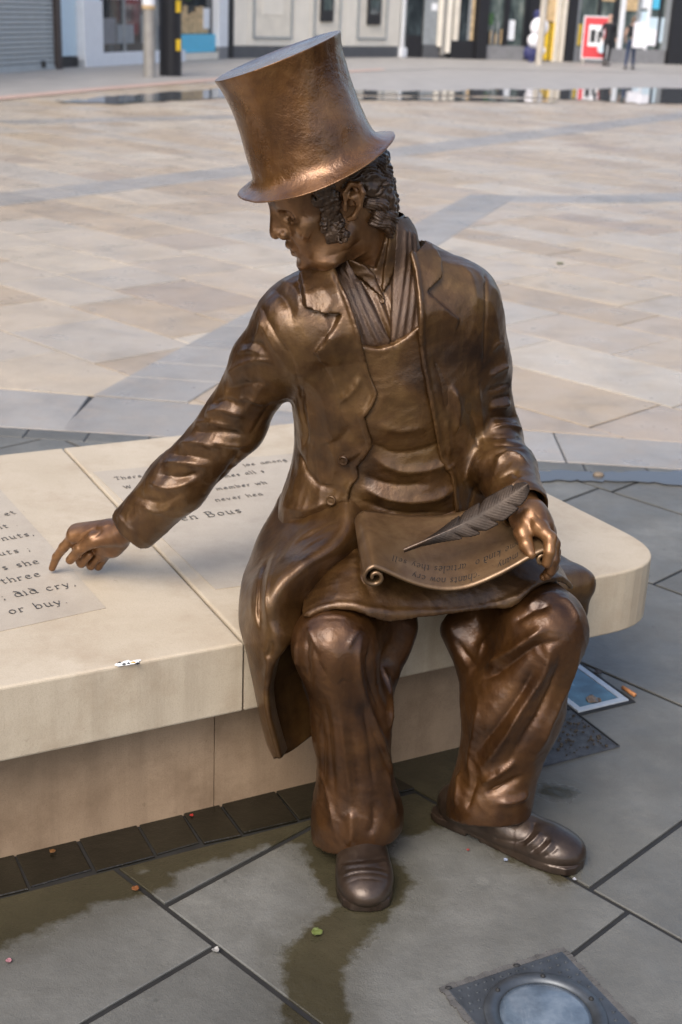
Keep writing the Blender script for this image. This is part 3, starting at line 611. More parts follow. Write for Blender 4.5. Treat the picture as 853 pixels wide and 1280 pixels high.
COAT = [ # right sleeve folds
 ([(284, 472), (300, 458), (325, 449), (345, 452)], .011, .009), ([(280, 488), (310, 480), (340, 478)], .010, -.006), ([(256, 520), (280, 512), (308, 520)], .013, .010), ([(244, 540), (275, 540), (310, 545)], .010, -.008), ([(224, 556), (250, 553), (280, 560)], .010, .009), ([(214, 568), (240, 570), (268, 575)], .008, -.006), ([(202, 580), (232, 578), (262, 582)], .009, .008), ([(196, 592), (225, 596), (250, 592)], .007, -.006), ([(185, 604), (215, 610), (246, 598)], .008, .008), ([(172, 620), (200, 628), (232, 615)], .010, -.005),
 ([(325, 380), (340, 410), (362, 445), (372, 470)], .0035, -.0050), ([(318, 385), (332, 414), (352, 450)], .007, .003),
 ([(300, 560), (290, 580), (270, 605)], .010, -.004), ([(340, 500), (325, 525), (312, 548)], .012, -.004), ([(335, 470), (320, 495), (300, 520)], .010, .003),
 ([(143, 640), (160, 658), (180, 675), (200, 686)], .005, .0025, 1),
 ([(300, 430), (318, 428), (335, 436)], .006, -.004), ([(296, 442), (316, 438), (338, 444)], .006, .005), ([(262, 506), (285, 500), (305, 508)], .005, -.005), ([(236, 530), (262, 528), (290, 534)], .005, .005), ([(330, 400), (322, 420), (312, 440)], .007, .004), ([(176, 630), (196, 640), (222, 630)], .005, .004), ([(212, 600), (236, 596), (256, 585)], .004, -.004), ([(258, 548), (285, 556), (312, 556)], .005, .005), ([(290, 500), (312, 498), (332, 506)], .006, .004),
 # left sleeve
 ([(612, 500), (630, 496), (646, 490)], .004, -.006), ([(612, 530), (634, 530), (653, 530)], .004, .006), ([(612, 548), (632, 546), (652, 548)], .0035, -.006), ([(620, 570), (640, 560), (656, 566)], .004, -.004), ([(614, 440), (622, 430), (632, 430)], .007, .004), ([(628, 606), (646, 616), (664, 612)], .005, .004),
 ([(603, 322), (607, 350), (607, 400), (604, 460)], .0032, -.005), ([(610, 470), (625, 462), (636, 458)], .008, .007), ([(606, 490), (622, 484), (640, 478)], .008, -.006), ([(610, 508), (630, 506), (648, 500)], .009, .009), ([(610, 522), (632, 522), (652, 520)], .006, -.008), ([(612, 538), (632, 534), (652, 538)], .008, .009), ([(615, 556), (634, 556), (654, 558)], .006, -.005), ([(618, 580), (638, 566), (660, 580)], .009, .006), ([(624, 600), (640, 590), (650, 600)], .007, -.005), ([(622, 618), (640, 608), (655, 596)], .007, .005),
 ([(640, 625), (660, 628), (682, 640)], .005, .003, 1),
 # right front of the coat
 ([(376, 480), (378, 510), (384, 540), (380, 560)], .007, -.007), ([(385, 500), (390, 530), (388, 556)], .008, .005), ([(372, 560), (385, 590), (400, 606), (425, 610)], .006, -.006), ([(352, 634), (380, 638), (410, 628), (436, 622)], .006, .005), ([(345, 648), (375, 650), (410, 640), (440, 645)], .004, -.005),
 ([(452, 470), (440, 490), (420, 505)], .008, .005), ([(395, 450), (415, 480), (425, 520)], .014, -.005), ([(440, 530), (425, 550), (400, 560)], .010, -.004), ([(405, 545), (420, 575), (415, 600)], .012, .004), ([(455, 560), (440, 570), (425, 575)], .007, .004),
 # left front
 ([(565, 480), (572, 510), (568, 545)], .008, .010), ([(540, 440), (555, 480), (560, 520)], .010, -.004), ([(580, 490), (592, 530), (602, 570)], .010, -.006), ([(578, 600), (590, 590), (604, 570)], .010, .007), ([(596, 470), (600, 510), (606, 560)], .009, .004), ([(585, 640), (595, 610), (604, 590)], .006, -.006), ([(562, 572), (560, 545), (556, 520)], .006, .004),
 ([(556, 588), (567, 582)], .0022, .003, 1), ([(340, 360), (360, 380), (366, 410)], .016, -.006), ([(352, 350), (372, 365), (376, 400)], .012, .004), ([(400, 380), (415, 430), (430, 470)], .012, .003),
 ([(575, 330), (590, 350), (596, 390)], .015, .004)]
Vpre = Vo.copy(); COAT = [(q[0], q[1]*(.78 if q[1] > .006 else 1), q[2]*1.15, *q[3:]) for q in COAT]
Vo = tooled(strokes(Vo, No, vo, COAT), No, .0016, 34, 3)
coat = part('coat', Vo, Fo_, M_BR)
def button(px, r, Pn):
    bm = bmesh.new(); q = Vector(Pn[1]).to_track_quat('Z', 'Y'); c = Vector(Pn[0])
    prof = [(0, .0035), (r*.35, .0032), (r*.6, .0028), (r*.75, .0042), (r*.95, .004), (r, .002), (r, -.004)]
    ring = []
    for a, b in prof: ring.append([bm.verts.new(c+q@Vector((a*math.cos(t*math.pi/8), a*math.sin(t*math.pi/8), b))) for t in range(16)] if a else [bm.verts.new(c+q@Vector((0, 0, b)))])
    for i in range(len(ring)-1):
        for j in range(16):
            if len(ring[i]) == 1: bm.faces.new((ring[0][0], ring[1][j], ring[1][(j+1) % 16]))
            else: bm.faces.new((ring[i][j], ring[i+1][j], ring[i+1][(j+1) % 16], ring[i][(j+1) % 16]))
    return mesh_bm(bm, 'button', True)
for px in ((431, 574), (415, 625)):
    p_ = vo.cast([px])[0]
    if not np.isnan(p_[0]): k_ = int(np.argmin(((Vpre-p_)**2).sum(1))); link('button', button(px, .0105, (Vo[k_]+No[k_]*.001, No[k_])), M_BR, coat)
p_ = with_field(base-.003).cast([(477, 377)])[0]
if not np.isnan(p_[0]): link('button', button(None, .0055, (p_, vc.grad(p_[None])[0])), M_BR, shirt)
# trousers
vt = Vol(V3(-.13, 2.06, .02), V3(.55, 2.78, .70), .004)
def thighs(v, g, kk=.03):
    v.chain([(hipR+V3(0, 0, .0), .098+g), (kneeR+V3(0, .02, -.01), .077+g)], kk); v.chain([(hipL+V3(0, 0, .0), .100+g), (kneeL+V3(0, .02, -.012), .083+g)], kk)
thighs(vt, 0.)
midR, midL = at(439, 905, 2.255), at(642, 885, 2.345)
cufR, cufL = at(447, 1020, 2.250), at(612, 1000, 2.318)
vt.chain([(kneeR+V3(.004, .0, -.01), .073), (midR, .070), (cufR, .083), (cufR+V3(.002, 0, -.06), .090)], .04)
vt.chain([(kneeL+V3(0, 0, -.012), .081), (midL, .094), (cufL, .078), (cufL+V3(-.004, 0, -.06), .080)], .04)
vt.cap(hipR, hipL, .10, .10, .05)
vt.cap(at(500, 785, 2.385), at(466, 862, 2.325), .038, .040, .05); vt.cap(at(575, 788, 2.43), at(612, 860, 2.375), .040, .045, .05)
Pt = vt.full()
vl = vt.like()
vl.chain([(midR, .056), (cufR, .074), (cufR+V3(.002, 0, -.06), .081)], .04); vl.chain([(midL, .078), (cufL, .068), (cufL+V3(-.004, 0, -.06), .070)], .04)
vt.d = np.maximum(vt.d, -vl.d)
def plane3(a, b, c, up=1): n_ = unit(np.cross(b-a, c-a)); n_ = n_ if n_[2] > 0 else -n_; return a, n_
for (a, n_), cx in ((plane3(at(440, 1063, 2.18), at(394, 1045, 2.26), at(500, 1026, 2.27)), 0), (plane3(at(612, 1031, 2.25), at(560, 1012, 2.36), at(662, 1020, 2.31)), 1)):
    q = -((Pt[0]-a[0])*n_[0]+(Pt[1]-a[1])*n_[1]+(Pt[2]-a[2])*n_[2]); side = (Pt[0] > .17) if cx else (Pt[0] <= .17)
    vt.d = np.maximum(vt.d, np.where(side & (Pt[2] < .3), q, -1).astype(np.float32))
Vv_, Ff_ = vt.mesh(); Vv_ = relax(Vv_, Ff_, 1); Nv = vt.grad(Vv_)
TRO = [ # right leg
 ([(392, 800), (400, 830), (412, 850)], .006, -.004), ([(385, 790), (384, 820), (386, 850)], .008, -.006), ([(372, 800), (372, 830), (380, 870)], .008, .006), ([(452, 790), (448, 820), (450, 850), (462, 890), (478, 930), (492, 975)], .008, .010), ([(462, 800), (462, 840), (472, 880)], .008, -.009), ([(478, 830), (484, 860), (486, 900), (488, 915)], .010, .010), ([(462, 900), (474, 930), (486, 960)], .007, -.007),
 ([(415, 860), (420, 920), (425, 980)], .016, .005), ([(404, 900), (404, 960), (402, 1010)], .012, -.005), ([(438, 900), (445, 950), (450, 1000)], .014, -.005), ([(440, 1010), (440, 1040), (438, 1058)], .014, .007), ([(465, 1000), (468, 1025), (460, 1045)], .008, -.006), ([(482, 960), (490, 1000), (498, 1020)], .010, .006),
 ([(382, 778), (400, 772), (420, 770), (442, 776)], .003, .002), ([(385, 784), (392, 800), (398, 815)], .0035, .0045), ([(450, 784), (440, 800), (434, 812)], .0035, .0045), ([(395, 846), (404, 852), (412, 848), (420, 857), (430, 850), (438, 853), (446, 842)], .0022, -.0022),
 ([(408, 872), (414, 930), (418, 1000)], .006, -.004), ([(424, 870), (432, 940), (440, 1010)], .007, .005), ([(454, 870), (462, 930), (468, 990)], .006, -.005), ([(398, 960), (412, 1000), (420, 1045)], .007, .005),
 # left leg
 ([(605, 838), (630, 820), (660, 800), (685, 782)], .013, .014), ([(604, 850), (630, 836), (664, 812), (700, 800)], .011, -.012), ([(690, 800), (680, 840), (655, 880), (625, 930), (598, 965)], .012, .013), ([(672, 830), (650, 870), (620, 910), (596, 940)], .013, -.010), ([(702, 810), (694, 850), (676, 890), (650, 930), (625, 970)], .012, -.009), ([(728, 800), (712, 850), (690, 900), (668, 950)], .014, .007), ([(600, 870), (595, 910), (588, 950), (590, 990)], .012, .006),
 ([(602, 980), (625, 965), (645, 950)], .010, .011), ([(606, 992), (632, 982), (655, 968)], .009, -.012), ([(620, 1005), (645, 1000), (662, 990)], .009, .008), ([(598, 970), (588, 1000), (584, 1012)], .008, -.006), ([(575, 960), (572, 990), (570, 1010)], .010, .006),
 ([(700, 745), (715, 760), (722, 780)], .010, .006), ([(640, 780), (665, 765), (690, 755)], .012, -.006), ([(620, 790), (605, 805), (598, 825)], .014, .006), ([(570, 800), (585, 820), (600, 840)], .012, -.006), ([(655, 760), (680, 745), (700, 742)], .010, .004)]
TRO = [(q[0], q[1]*(.8 if q[1] > .006 else 1), q[2]*1.15, *q[3:]) for q in TRO]
Vv_ = tooled(strokes(Vv_, Nv, vt, TRO), Nv, .0018, 32, 8); part('trousers', Vv_, Ff_, M_TR)
# apron laid over both thighs: a sheet with a free hem
va = Vol(V3(-.12, 2.08, .40), V3(.52, 2.72, .74), .004)
thighs(va, .004, .03); 
va.chain([((kneeR+hipR)/2, .098), ((kneeL+hipL)/2, .092)], .06); va.cap(kneeR*.62+hipR*.38+V3(.05, 0, .0), kneeL*.62+hipL*.38+V3(-.05, 0, .0), .078, .078, .10); va.cap((kneeR*.8+hipR*.2)+V3(.04, .0, .010), (kneeL*.8+hipL*.2)+V3(-.04, .02, .005), .062, .062, .10)
va.cap(pelv+V3(0, 0, .02), pelv+V3(.0, -.06, .08), .13, .10, .06, (TL, 1.3))
dA = va.d.copy(); va.d = dA-.010; hemP = [(338, 792), (345, 783), (360, 779), (385, 767), (412, 757), (440, 756), (462, 763), (490, 770), (530, 773), (570, 771), (610, 762), (650, 745), (690, 722)]
hp = va.cast(hemP); hp = hp[~np.isnan(hp[:, 0])]; Pa = va.full()
pl = [tuple(q[:2]) for q in hp]; pl = [(pl[0][0]-.06, pl[0][1]+.02)]+pl+[(pl[-1][0]+.06, pl[-1][1]+.06), (.6, 2.9), (-.2, 2.9)]
hem = poly_sd(Pa[0], Pa[1], pl)
sheet = np.maximum(np.maximum(dA-.010, -(dA-.002)), hem); lip = np.sqrt(hem**2+(dA-.007)**2)-.0055
va.d = np.minimum(sheet, lip).astype(np.float32); va.d = np.maximum(va.d, (.524-Pa[2]).astype(np.float32)+0*va.d)
VA, FA = va.mesh(); VA = relax(VA, FA, 2); NA = va.grad(VA)
VA = strokes(VA, NA, va, [([(442, 650), (452, 690), (458, 730), (470, 755)], .012, -.008), ([(400, 690), (430, 685), (445, 690)], .012, .005), ([(370, 700), (375, 730), (362, 765)], .010, -.004), ([(420, 720), (425, 740), (415, 752)], .014, .003)])
VA = tooled(VA, NA, .0012, 36, 9); part('apron', VA, FA, M_BR)
# shoes
def shoe(heel, toe, w=.108, tag_=''):
    heel, toe = V3(*heel, 0), V3(*toe, 0); f_ = unit(toe-heel); L = np.linalg.norm(toe-heel); s_ = V3(-f_[1], f_[0], 0)
    def S_(a, b, z): return heel+f_*a*L+s_*b+V3(0, 0, z)
    R = np.stack([f_, s_, V3(0, 0, 1)])
    v = Vol(np.minimum(heel, toe)-V3(.09, .09, .01), np.maximum(heel, toe)+V3(.09, .09, .20), .0025)
    v.ell(S_(.80, 0, .030), (.068, w*.50, .034), R); v.ell(S_(.62, 0, .032), (.075, w*.47, .037), R, .03); v.ell(S_(.42, 0, .038), (.08, w*.40, .046), R, .03); v.ell(S_(.2, 0, .045), (.062, w*.36, .055), R, .03)
    v.cap(S_(.46, 0, .055), S_(.25, 0, .12), .030, .040, .03)
    P = v.full(); v.d = np.maximum(v.d, (.014-P[2])+0*v.d)
    q = [P[i]-np.float32(heel[i]) for i in range(3)]; A, B = _dot(q, f_)/L, _dot(q, s_)
    hw = np.interp(A.ravel(), [-.02, .0, .06, .2, .4, .55, .72, .85, .94, .985, 1.0, 1.02], [0, .021, .031, .037, .038, .046, .055, .054, .045, .028, .0, -.02]).reshape(A.shape).astype(np.float32)*w/.108
    sole = np.maximum(np.abs(B)-hw, np.maximum(-(P[2]-.006), P[2]-.0185)); sole = np.where((A > .30) | (P[2] > .009), sole, np.maximum(sole, A-.26)); hl_ = np.maximum(np.maximum(np.abs(B)-hw+.001, P[2]-.018), np.maximum(-P[2]-.0, A-.27))
    fr = np.maximum(np.abs(B)-hw, np.maximum(-P[2], np.maximum(P[2]-.018, .36-A)))
    v.d = np.minimum(v.d, np.minimum(np.minimum(sole, hl_), fr)).astype(np.float32)
    V, F = v.mesh(); V = relax(V, F, 1, .5); N = v.grad(V); return v, V, F, N
for args, S_ in (((( .062, 2.345), (.081, 2.048)), [([(420, 1080), (455, 1076), (492, 1072)], .0022, -.0022, 1), ([(418, 1084), (455, 1081), (494, 1076)], .003, .0018, 1), ([(422, 1092), (440, 1086), (470, 1085), (490, 1090)], .0025, -.0016), ([(424, 1099), (445, 1092), (470, 1092), (488, 1097)], .0025, -.0016), ([(430, 1106), (450, 1099), (468, 1099), (484, 1103)], .0022, -.0014), ([(424, 1096), (445, 1089), (470, 1089), (488, 1094)], .0022, .0012)]),
                 (((.228, 2.384), (.519, 2.216)), [([(620, 1048), (650, 1052), (665, 1040), (668, 1030)], .0035, -.004, 1), ([(655, 1060), (668, 1050), (676, 1040)], .0045, .005), ([(662, 1066), (676, 1056), (684, 1046)], .004, -.005), ([(672, 1070), (684, 1060), (692, 1050)], .004, .004), ([(680, 1072), (692, 1064), (698, 1056)], .004, -.003)])):
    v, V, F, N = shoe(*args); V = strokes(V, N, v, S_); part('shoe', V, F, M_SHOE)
# coat skirts: cloth sheets
def px3(px, d): return at(px[0], px[1], d)
def skirt(rows, name='coat_skirt', th=.008, n=(120, 70), dis=None):
    G = patch(rows, *n)
    V, F = sheet_mesh(G, th, name); return V, F
def fb(px):                                    # how far the bench front is along a photo column
    return 2.321+(px-305)*.00083
ed = [(437, 646), (430, 668), (410, 688), (377, 709), (354, 732), (343, 755), (345, 776), (353, 794), (354, 810), (342, 828), (337, 848), (334, 868), (337, 895), (344, 922), (351, 946)]
eY = [2.40, 2.36, 2.32, 2.285, 2.26, 2.245, 2.24, 2.235, 2.235, 2.235, 2.235, 2.235, 2.235, 2.24, 2.245]
co = [(352, 620), (344, 637), (326, 668), (314, 700), (306, 722), (302, 750), (301, 775), (305, 795), (310, 812), (315, 834), (320, 856), (325, 878), (331, 905), (338, 930), (346, 946)]
cY = [2.58, 2.57, 2.55, 2.52, 2.48, 2.43, 2.37, 2.325, 2.305, 2.30, 2.30, 2.30, 2.30, 2.30, 2.29]
rows = []
for i in range(15):
    e, c = px3(ed[i], eY[i]), px3(co[i], cY[i]); t = i/14
    kb = min(1, .15+i/4.5); m1 = e*.70+c*.30+V3(-.002, -.028, .016)*(kb if i < 9 else .5); m2 = e*.32+c*.68+V3(-.006, -.022, .008)*(kb if i < 9 else .6)
    if i < 6: b1 = c+V3(.03, .07, -.03); b2 = c+V3(.10, .10, -.06)
    else:
        b1 = px3((co[i][0]+16, co[i][1]-6), cY[i]+.03); b2 = px3((min(392, co[i][0]+55), co[i][1]-20+(-10 if i > 11 else 0)), fb(380)-.012)
    inn = e+(V3(.05, .05, -.035) if i < 8 else V3(.008, .03, 0))
    rows.append([inn, e, m1, m2, c, b1, b2])
rows.insert(0, [q+V3(0, .07, .03) if j < 4 else q+V3(.03, .03, .04) for j, q in enumerate(rows[0])]); Vs1, Fs1 = skirt(rows)
vb = Vol(Vs1.min(0)-.03, Vs1.max(0)+.03, .004)
SK = [([(334, 700), (327, 725), (324, 760), (327, 792)], .009, -.020), ([(350, 680), (338, 710), (332, 750), (335, 780)], .007, .010), ([(318, 720), (314, 750), (316, 780)], .009, .006), ([(400, 655), (370, 675), (350, 705)], .012, .008), ([(410, 670), (380, 690), (358, 718)], .009, -.006), ([(430, 650), (400, 664), (375, 680)], .009, -.005), ([(330, 810), (334, 830), (330, 850)], .008, .007), ([(340, 800), (338, 815), (330, 822)], .006, -.006)]
def sheet_strokes(V, F, S):
    from mathutils.bvhtree import BVHTree
    bv = BVHTree.FromPolygons([tuple(v) for v in V], [tuple(int(i) for i in f_) for f_ in F])
    me = mesh_np('tmp', V, F); N = np.zeros(len(V)*3); me.vertices.foreach_get('normal', N); N = N.reshape(-1, 3); bpy.data.meshes.remove(me)
    D = np.zeros_like(V)
    for px, w, h in S:
        P = []
        for q in catmull(px, 3*len(px)):
            d = Vector(_ray(*q)); r_ = bv.ray_cast(Vector(_C), d.normalized())
            if r_[0] is not None: P.append(np.array(r_[0]))
        if len(P) < 2: continue
        dd, t = seg_dist(V, np.array(P)); en = np.clip(np.sin(np.pi*np.clip(t, .02, .98))*1.6, 0, 1)
        D += -unit(_F)*(h*np.exp(-(dd/w)**2)*en)[:, None]
    return V+D
Vs1 = sheet_strokes(Vs1, Fs1, SK); Vs1 = Vs1-unit(_F)*(.0016*(0.55-np.abs(pnoise(Vs1, 34, 12))*2))[:, None]
part('coat_skirt', Vs1, Fs1, M_BR)
# the other skirt, folded over the seat edge on his left
vq = Vol(V3(.26, 2.46, .36), V3(.62, 2.86, .56), .004)
Rb = np.stack([BD, BN, V3(0, 0, 1)])
q1 = bl(.690, .06, BZ+.028); vq.box(q1, (.105, .155, .030), Rb, .028); vq.box(bl(.700, -.048, BZ-.012), (.098, .035, .060), Rb, .03, .03)
vq.cap(bl(.50, .15, BZ+.09), bl(.62, .12, BZ+.04), .07, .05, .06)
Pq = vq.full(); ub = (Pq[0]-BO[0])*BD[0]+(Pq[1]-BO[1])*BD[1]; vb_ = (Pq[0]-BO[0])*BN[0]+(Pq[1]-BO[1])*BN[1]
vq.d = np.maximum(vq.d, np.minimum(vb_+.004, BZ+.003-Pq[2]).astype(np.float32))
VQ, FQ = vq.mesh(); VQ = relax(VQ, FQ, 2); part('coat_skirt', VQ, FQ, M_BR)
# hands: wrist, palm, four fingers and a thumb each
def hand_vol(lo, hi): return Vol(lo, hi, .0016)
def A(*q): return at(*q)
wr = wrR+unit(elR-wrR)*.03
mI, mM, mR_, mL_ = A(92, 671, 2.583), A(95, 664, 2.602), A(102, 662, 2.622), A(111, 664, 2.640)
vR = hand_vol(V3(-.66, 2.49, .415), V3(-.38, 2.70, .62))
vR.chain([(wr+unit(elR-wrR)*.05, .030), (wr, .029), (A(150, 666, 2.555), .0275)], .01, (V3(.3, .8, .2), 1.12))
c0 = A(146, 666, 2.560)
for m_, r_ in ((mI, .0145), (mM, .0148), (mR_, .0142), (mL_, .013)): vR.cap(c0*.8+m_*.2, m_, .019, r_, .022)
vR.cap(A(140, 684, 2.575), A(115, 682, 2.60), .021, .016, .02); vR.cap(A(150, 676, 2.57), A(128, 694, 2.60), .020, .014, .018)
vR.chain([(mI, .0122), (A(80, 684, 2.592), .0108), (A(71, 696, 2.601), .0092), (A(65.5, 710, 2.608), .0078)], .004)
vR.chain([(A(138, 672, 2.545), .017), (A(118, 675, 2.548), .0155), (A(100, 686, 2.555), .0112), (A(88, 700, 2.563), .0098)], .008)
vR.chain([(mM, .0120), (A(97, 694, 2.590), .0110), (A(102, 704, 2.586), .0098), (A(112, 693, 2.575), .0086)], .004)
vR.chain([(mR_, .0118), (A(108, 698, 2.606), .0108), (A(114, 707, 2.600), .0096), (A(125, 693, 2.588), .0084)], .004)
vR.chain([(mL_, .0108), (A(118, 700, 2.622), .0098), (A(123, 708, 2.614), .0088), (A(132, 697, 2.602), .0078)], .004)
VR, FR = vR.mesh(); VR = relax(VR, FR, 2); NR = vR.grad(VR)
HR_S = [([(86, 676), (90, 682)], .003, -.0018), ([(74, 690), (78, 694)], .0025, -.0014), ([(120, 658), (105, 666), (96, 672)], .004, .0016), ([(130, 662), (118, 672), (108, 680)], .004, -.0018), ([(98, 683), (103, 690)], .003, -.0014), ([(84, 698), (90, 697), (93, 703)], .0016, -.0012), ([(140, 655), (120, 660)], .004, .0012)]
VR = strokes(VR, NR, vR, HR_S)
vL = hand_vol(V3(.26, 2.18, .54), V3(.50, 2.46, .80))
wl = wrL+unit(elL-wrL)*.02
vL.chain([(wl+unit(elL-wrL)*.05, .028), (wl, .0265), (A(660, 646, 2.325), .026)], .01, (TL, 1.15))
k_ = [(A(673, 659, 2.283), .0138), (A(681, 661, 2.303), .0140), (A(684, 666, 2.323), .0132), (A(683, 671, 2.340), .012)]
for m_, r_ in k_: vL.cap(A(662, 646, 2.322), m_, .024, r_+.003, .024)
vL.chain([(k_[0][0], .0150), (A(688, 673, 2.264), .0128), (A(687, 690, 2.250), .0110), (A(684, 704, 2.250), .0098)], .005)
vL.chain([(k_[1][0], .0150), (A(692, 680, 2.286), .0128), (A(692, 700, 2.274), .0112), (A(689, 714, 2.272), .0100)], .005)
vL.chain([(k_[2][0], .0140), (A(693, 690, 2.306), .0120), (A(691, 709, 2.296), .0106), (A(685, 719, 2.294), .0094)], .005)
vL.chain([(k_[3][0], .0128), (A(693, 699, 2.328), .0112), (A(688, 714, 2.318), .0100), (A(680, 721, 2.314), .0086)], .005)
vL.chain([(A(655, 648, 2.315), .018), (A(653, 665, 2.285), .0150), (A(658, 681, 2.262), .0120), (A(664, 693, 2.249), .0096)], .010)
VL, FL = vL.mesh(); VL = relax(VL, FL, 2); NL = vL.grad(VL)
VL = strokes(VL, NL, vL, [([(664, 646), (670, 654), (680, 664)], .004, .0015), ([(668, 640), (678, 652), (686, 662)], .004, -.0014), ([(690, 668), (694, 672)], .003, -.0012)])
def fuse(name, parts, mat, joins):             # one mesh: the pieces are joined by limbs inside the clothes
    Vs, Fs, n, off = [], [], 0, []
    for V, F in parts: Vs.append(V); Fs.append(F+n); off.append(n); n += len(V)
    V = np.concatenate(Vs); F = np.concatenate(Fs); kill = []; newV, newF = [], []
    cen = V[F].mean(1)
    for (pa_, ta), (pb_, tb), path, r_ in joins:
        ends = []
        for pi, tg in ((pa_, ta), (pb_, tb)):
            lo, hi = sum(len(x[1]) for x in parts[:pi]), sum(len(x[1]) for x in parts[:pi+1])
            d_ = np.linalg.norm(cen[lo:hi]-tg, axis=1); d_[[k-lo for k in kill if lo <= k < hi]] = 9; f_ = lo+int(np.argmin(d_)); kill.append(f_); ends.append(F[f_])
        rings = [list(ends[0])]
        for q in path:
            nx = unit(path[-1]-path[0]); s1 = unit(np.cross(nx, [.3, .2, 1])); s2 = np.cross(nx, s1); base_ = []
            C4 = [q+(s1*a_+s2*b_)*r_*.7 for a_, b_ in ((1, 1), (-1, 1), (-1, -1), (1, -1))]
            for c_ in C4: newV.append(c_); base_.append(len(V)+len(newV)-1)
            rings.append(base_)
        rings.append(list(ends[1][::-1])); allV = np.concatenate([V, np.array(newV)])
        for i in range(1, len(rings)):           # best match of the corners
            a4 = allV[rings[i-1]]; best = min(((sum(np.linalg.norm(a4[k]-allV[rings[i][(s_*k+o) % 4]]) for k in range(4)), o, s_) for o in range(4) for s_ in (1, -1)), key=lambda z: z[0]) if i < len(rings) else None
            rings[i] = [rings[i][(best[2]*k+best[1]) % 4] for k in range(4)]
            for k in range(4): newF.append((rings[i-1][k], rings[i-1][(k+1) % 4], rings[i][(k+1) % 4], rings[i][k]))
    F = np.concatenate([np.delete(F, kill, 0), np.array(newF)]); V = np.concatenate([V, np.array(newV)])
    return part(name, V, F, mat)
_nb = neckB+V3(.01, .02, -.10)
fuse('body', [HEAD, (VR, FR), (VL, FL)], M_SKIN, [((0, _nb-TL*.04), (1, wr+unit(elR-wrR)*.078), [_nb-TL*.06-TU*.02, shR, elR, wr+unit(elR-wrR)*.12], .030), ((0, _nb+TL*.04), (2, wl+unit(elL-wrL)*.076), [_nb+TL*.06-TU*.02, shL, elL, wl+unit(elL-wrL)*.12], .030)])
# scroll across his lap: a curling sheet
def scroll_curve():
    c1 = []; 
    sp0, sp1 = at(469, 722, 2.195), at(679, 698, 2.252)           # centres of the two rolls, front end
    ex = unit(sp1-sp0); back = unit(at(452, 650, 2.375)-at(462, 712, 2.20)); ez = np.cross(ex, back); ez = ez if ez[2] > 0 else -ez
    L = np.linalg.norm(sp1-sp0); P = []
    for t in np.linspace(0, 1, 40):                                # left roll, from its heart outwards
        an = math.radians(-150+ 540*(1-t)); r_ = .006+.0175*t
        P.append((r_*math.cos(an), r_*math.sin(an)))
    # an ends at -150deg: continue up over the roll and away to the right
    P = []
    for t in np.linspace(0, 1, 44): an = math.radians(90+470*(1-t)); r_ = .0045+.0185*t; P.append((r_*math.cos(an), r_*math.sin(an)))
    for t in np.linspace(.04, .96, 40): P.append((L*t, .023*(1-t)+.017*t-.058*math.sin(math.pi*t**.92)**1.25))
    for t in np.linspace(1, 0, 34): an = math.radians(90-430*(1-t)); r_ = .004+.013*t; P.append((L+r_*math.cos(an), r_*math.sin(an)))
    return sp0, ex, ez, back, np.array(P), L
sp0, sex, sez, sbk, SP, SL_ = scroll_curve()
SP = catmull(np.c_[SP, np.zeros(len(SP))], 200)[:, :2]
def scroll_pt(i, v, lift=0.):
    a, b = SP[i]; u = np.clip(a/SL_, 0, 1)
    return sp0+sex*a+sez*(b+lift+.040*v*math.sin(math.pi*u))+sbk*(v*.20-.014*math.sin(math.pi*u))
SG = np.array([[scroll_pt(i, v) for v in np.linspace(0, 1, 26)] for i in range(200)])
SG += (pnoise(SG.reshape(-1, 3), 30, 9)*.0018).reshape(200, 26, 1)*sez
Vz, Fz = sheet_mesh(SG, .0062, 'scroll'); scroll = part('scroll', Vz, Fz, M_PAPER)
def scroll_uv(a, v):                           # point on the upper face, a metres along, v across
    j = np.interp(a, SP[52:160, 0], np.arange(52, 160)); i = int(j); f_ = j-i
    return scroll_pt(i, v)*(1-f_)+scroll_pt(i+1, v)*f_
def scroll_line(txt, a0, a1, v0, xh):
    V, F = text_strips(txt, V3(0, 0, 0), V3(1, 0, 0), V3(0, 1, 0), 1., .20, .16, .25); V = np.array(V); w = V[:, 0].max(); k = (a1-a0)/w; out = []
    for q in V:                                # read from his side: along runs to his right, up runs away from him
        a = a1-q[0]*k; v = v0-q[1]*xh/.20
        out.append(scroll_uv(a, v)+sez*.0037)
    return np.array(out), F
sv, sf, n = [], [], 0
for L_ in (("some kind of articles they sell", .036, SL_*.92, .29, .0105), ("many merchants now cry", .070, SL_*.86, .135, .0105)):
    V, F = scroll_line(*L_); sv.append(V); sf.append(np.array(F)+n); n += len(V)
link('handwriting', mesh_np('handwriting', np.concatenate(sv), np.concatenate(sf), False), M_INK2, scroll)['kind'] = 'stuff'
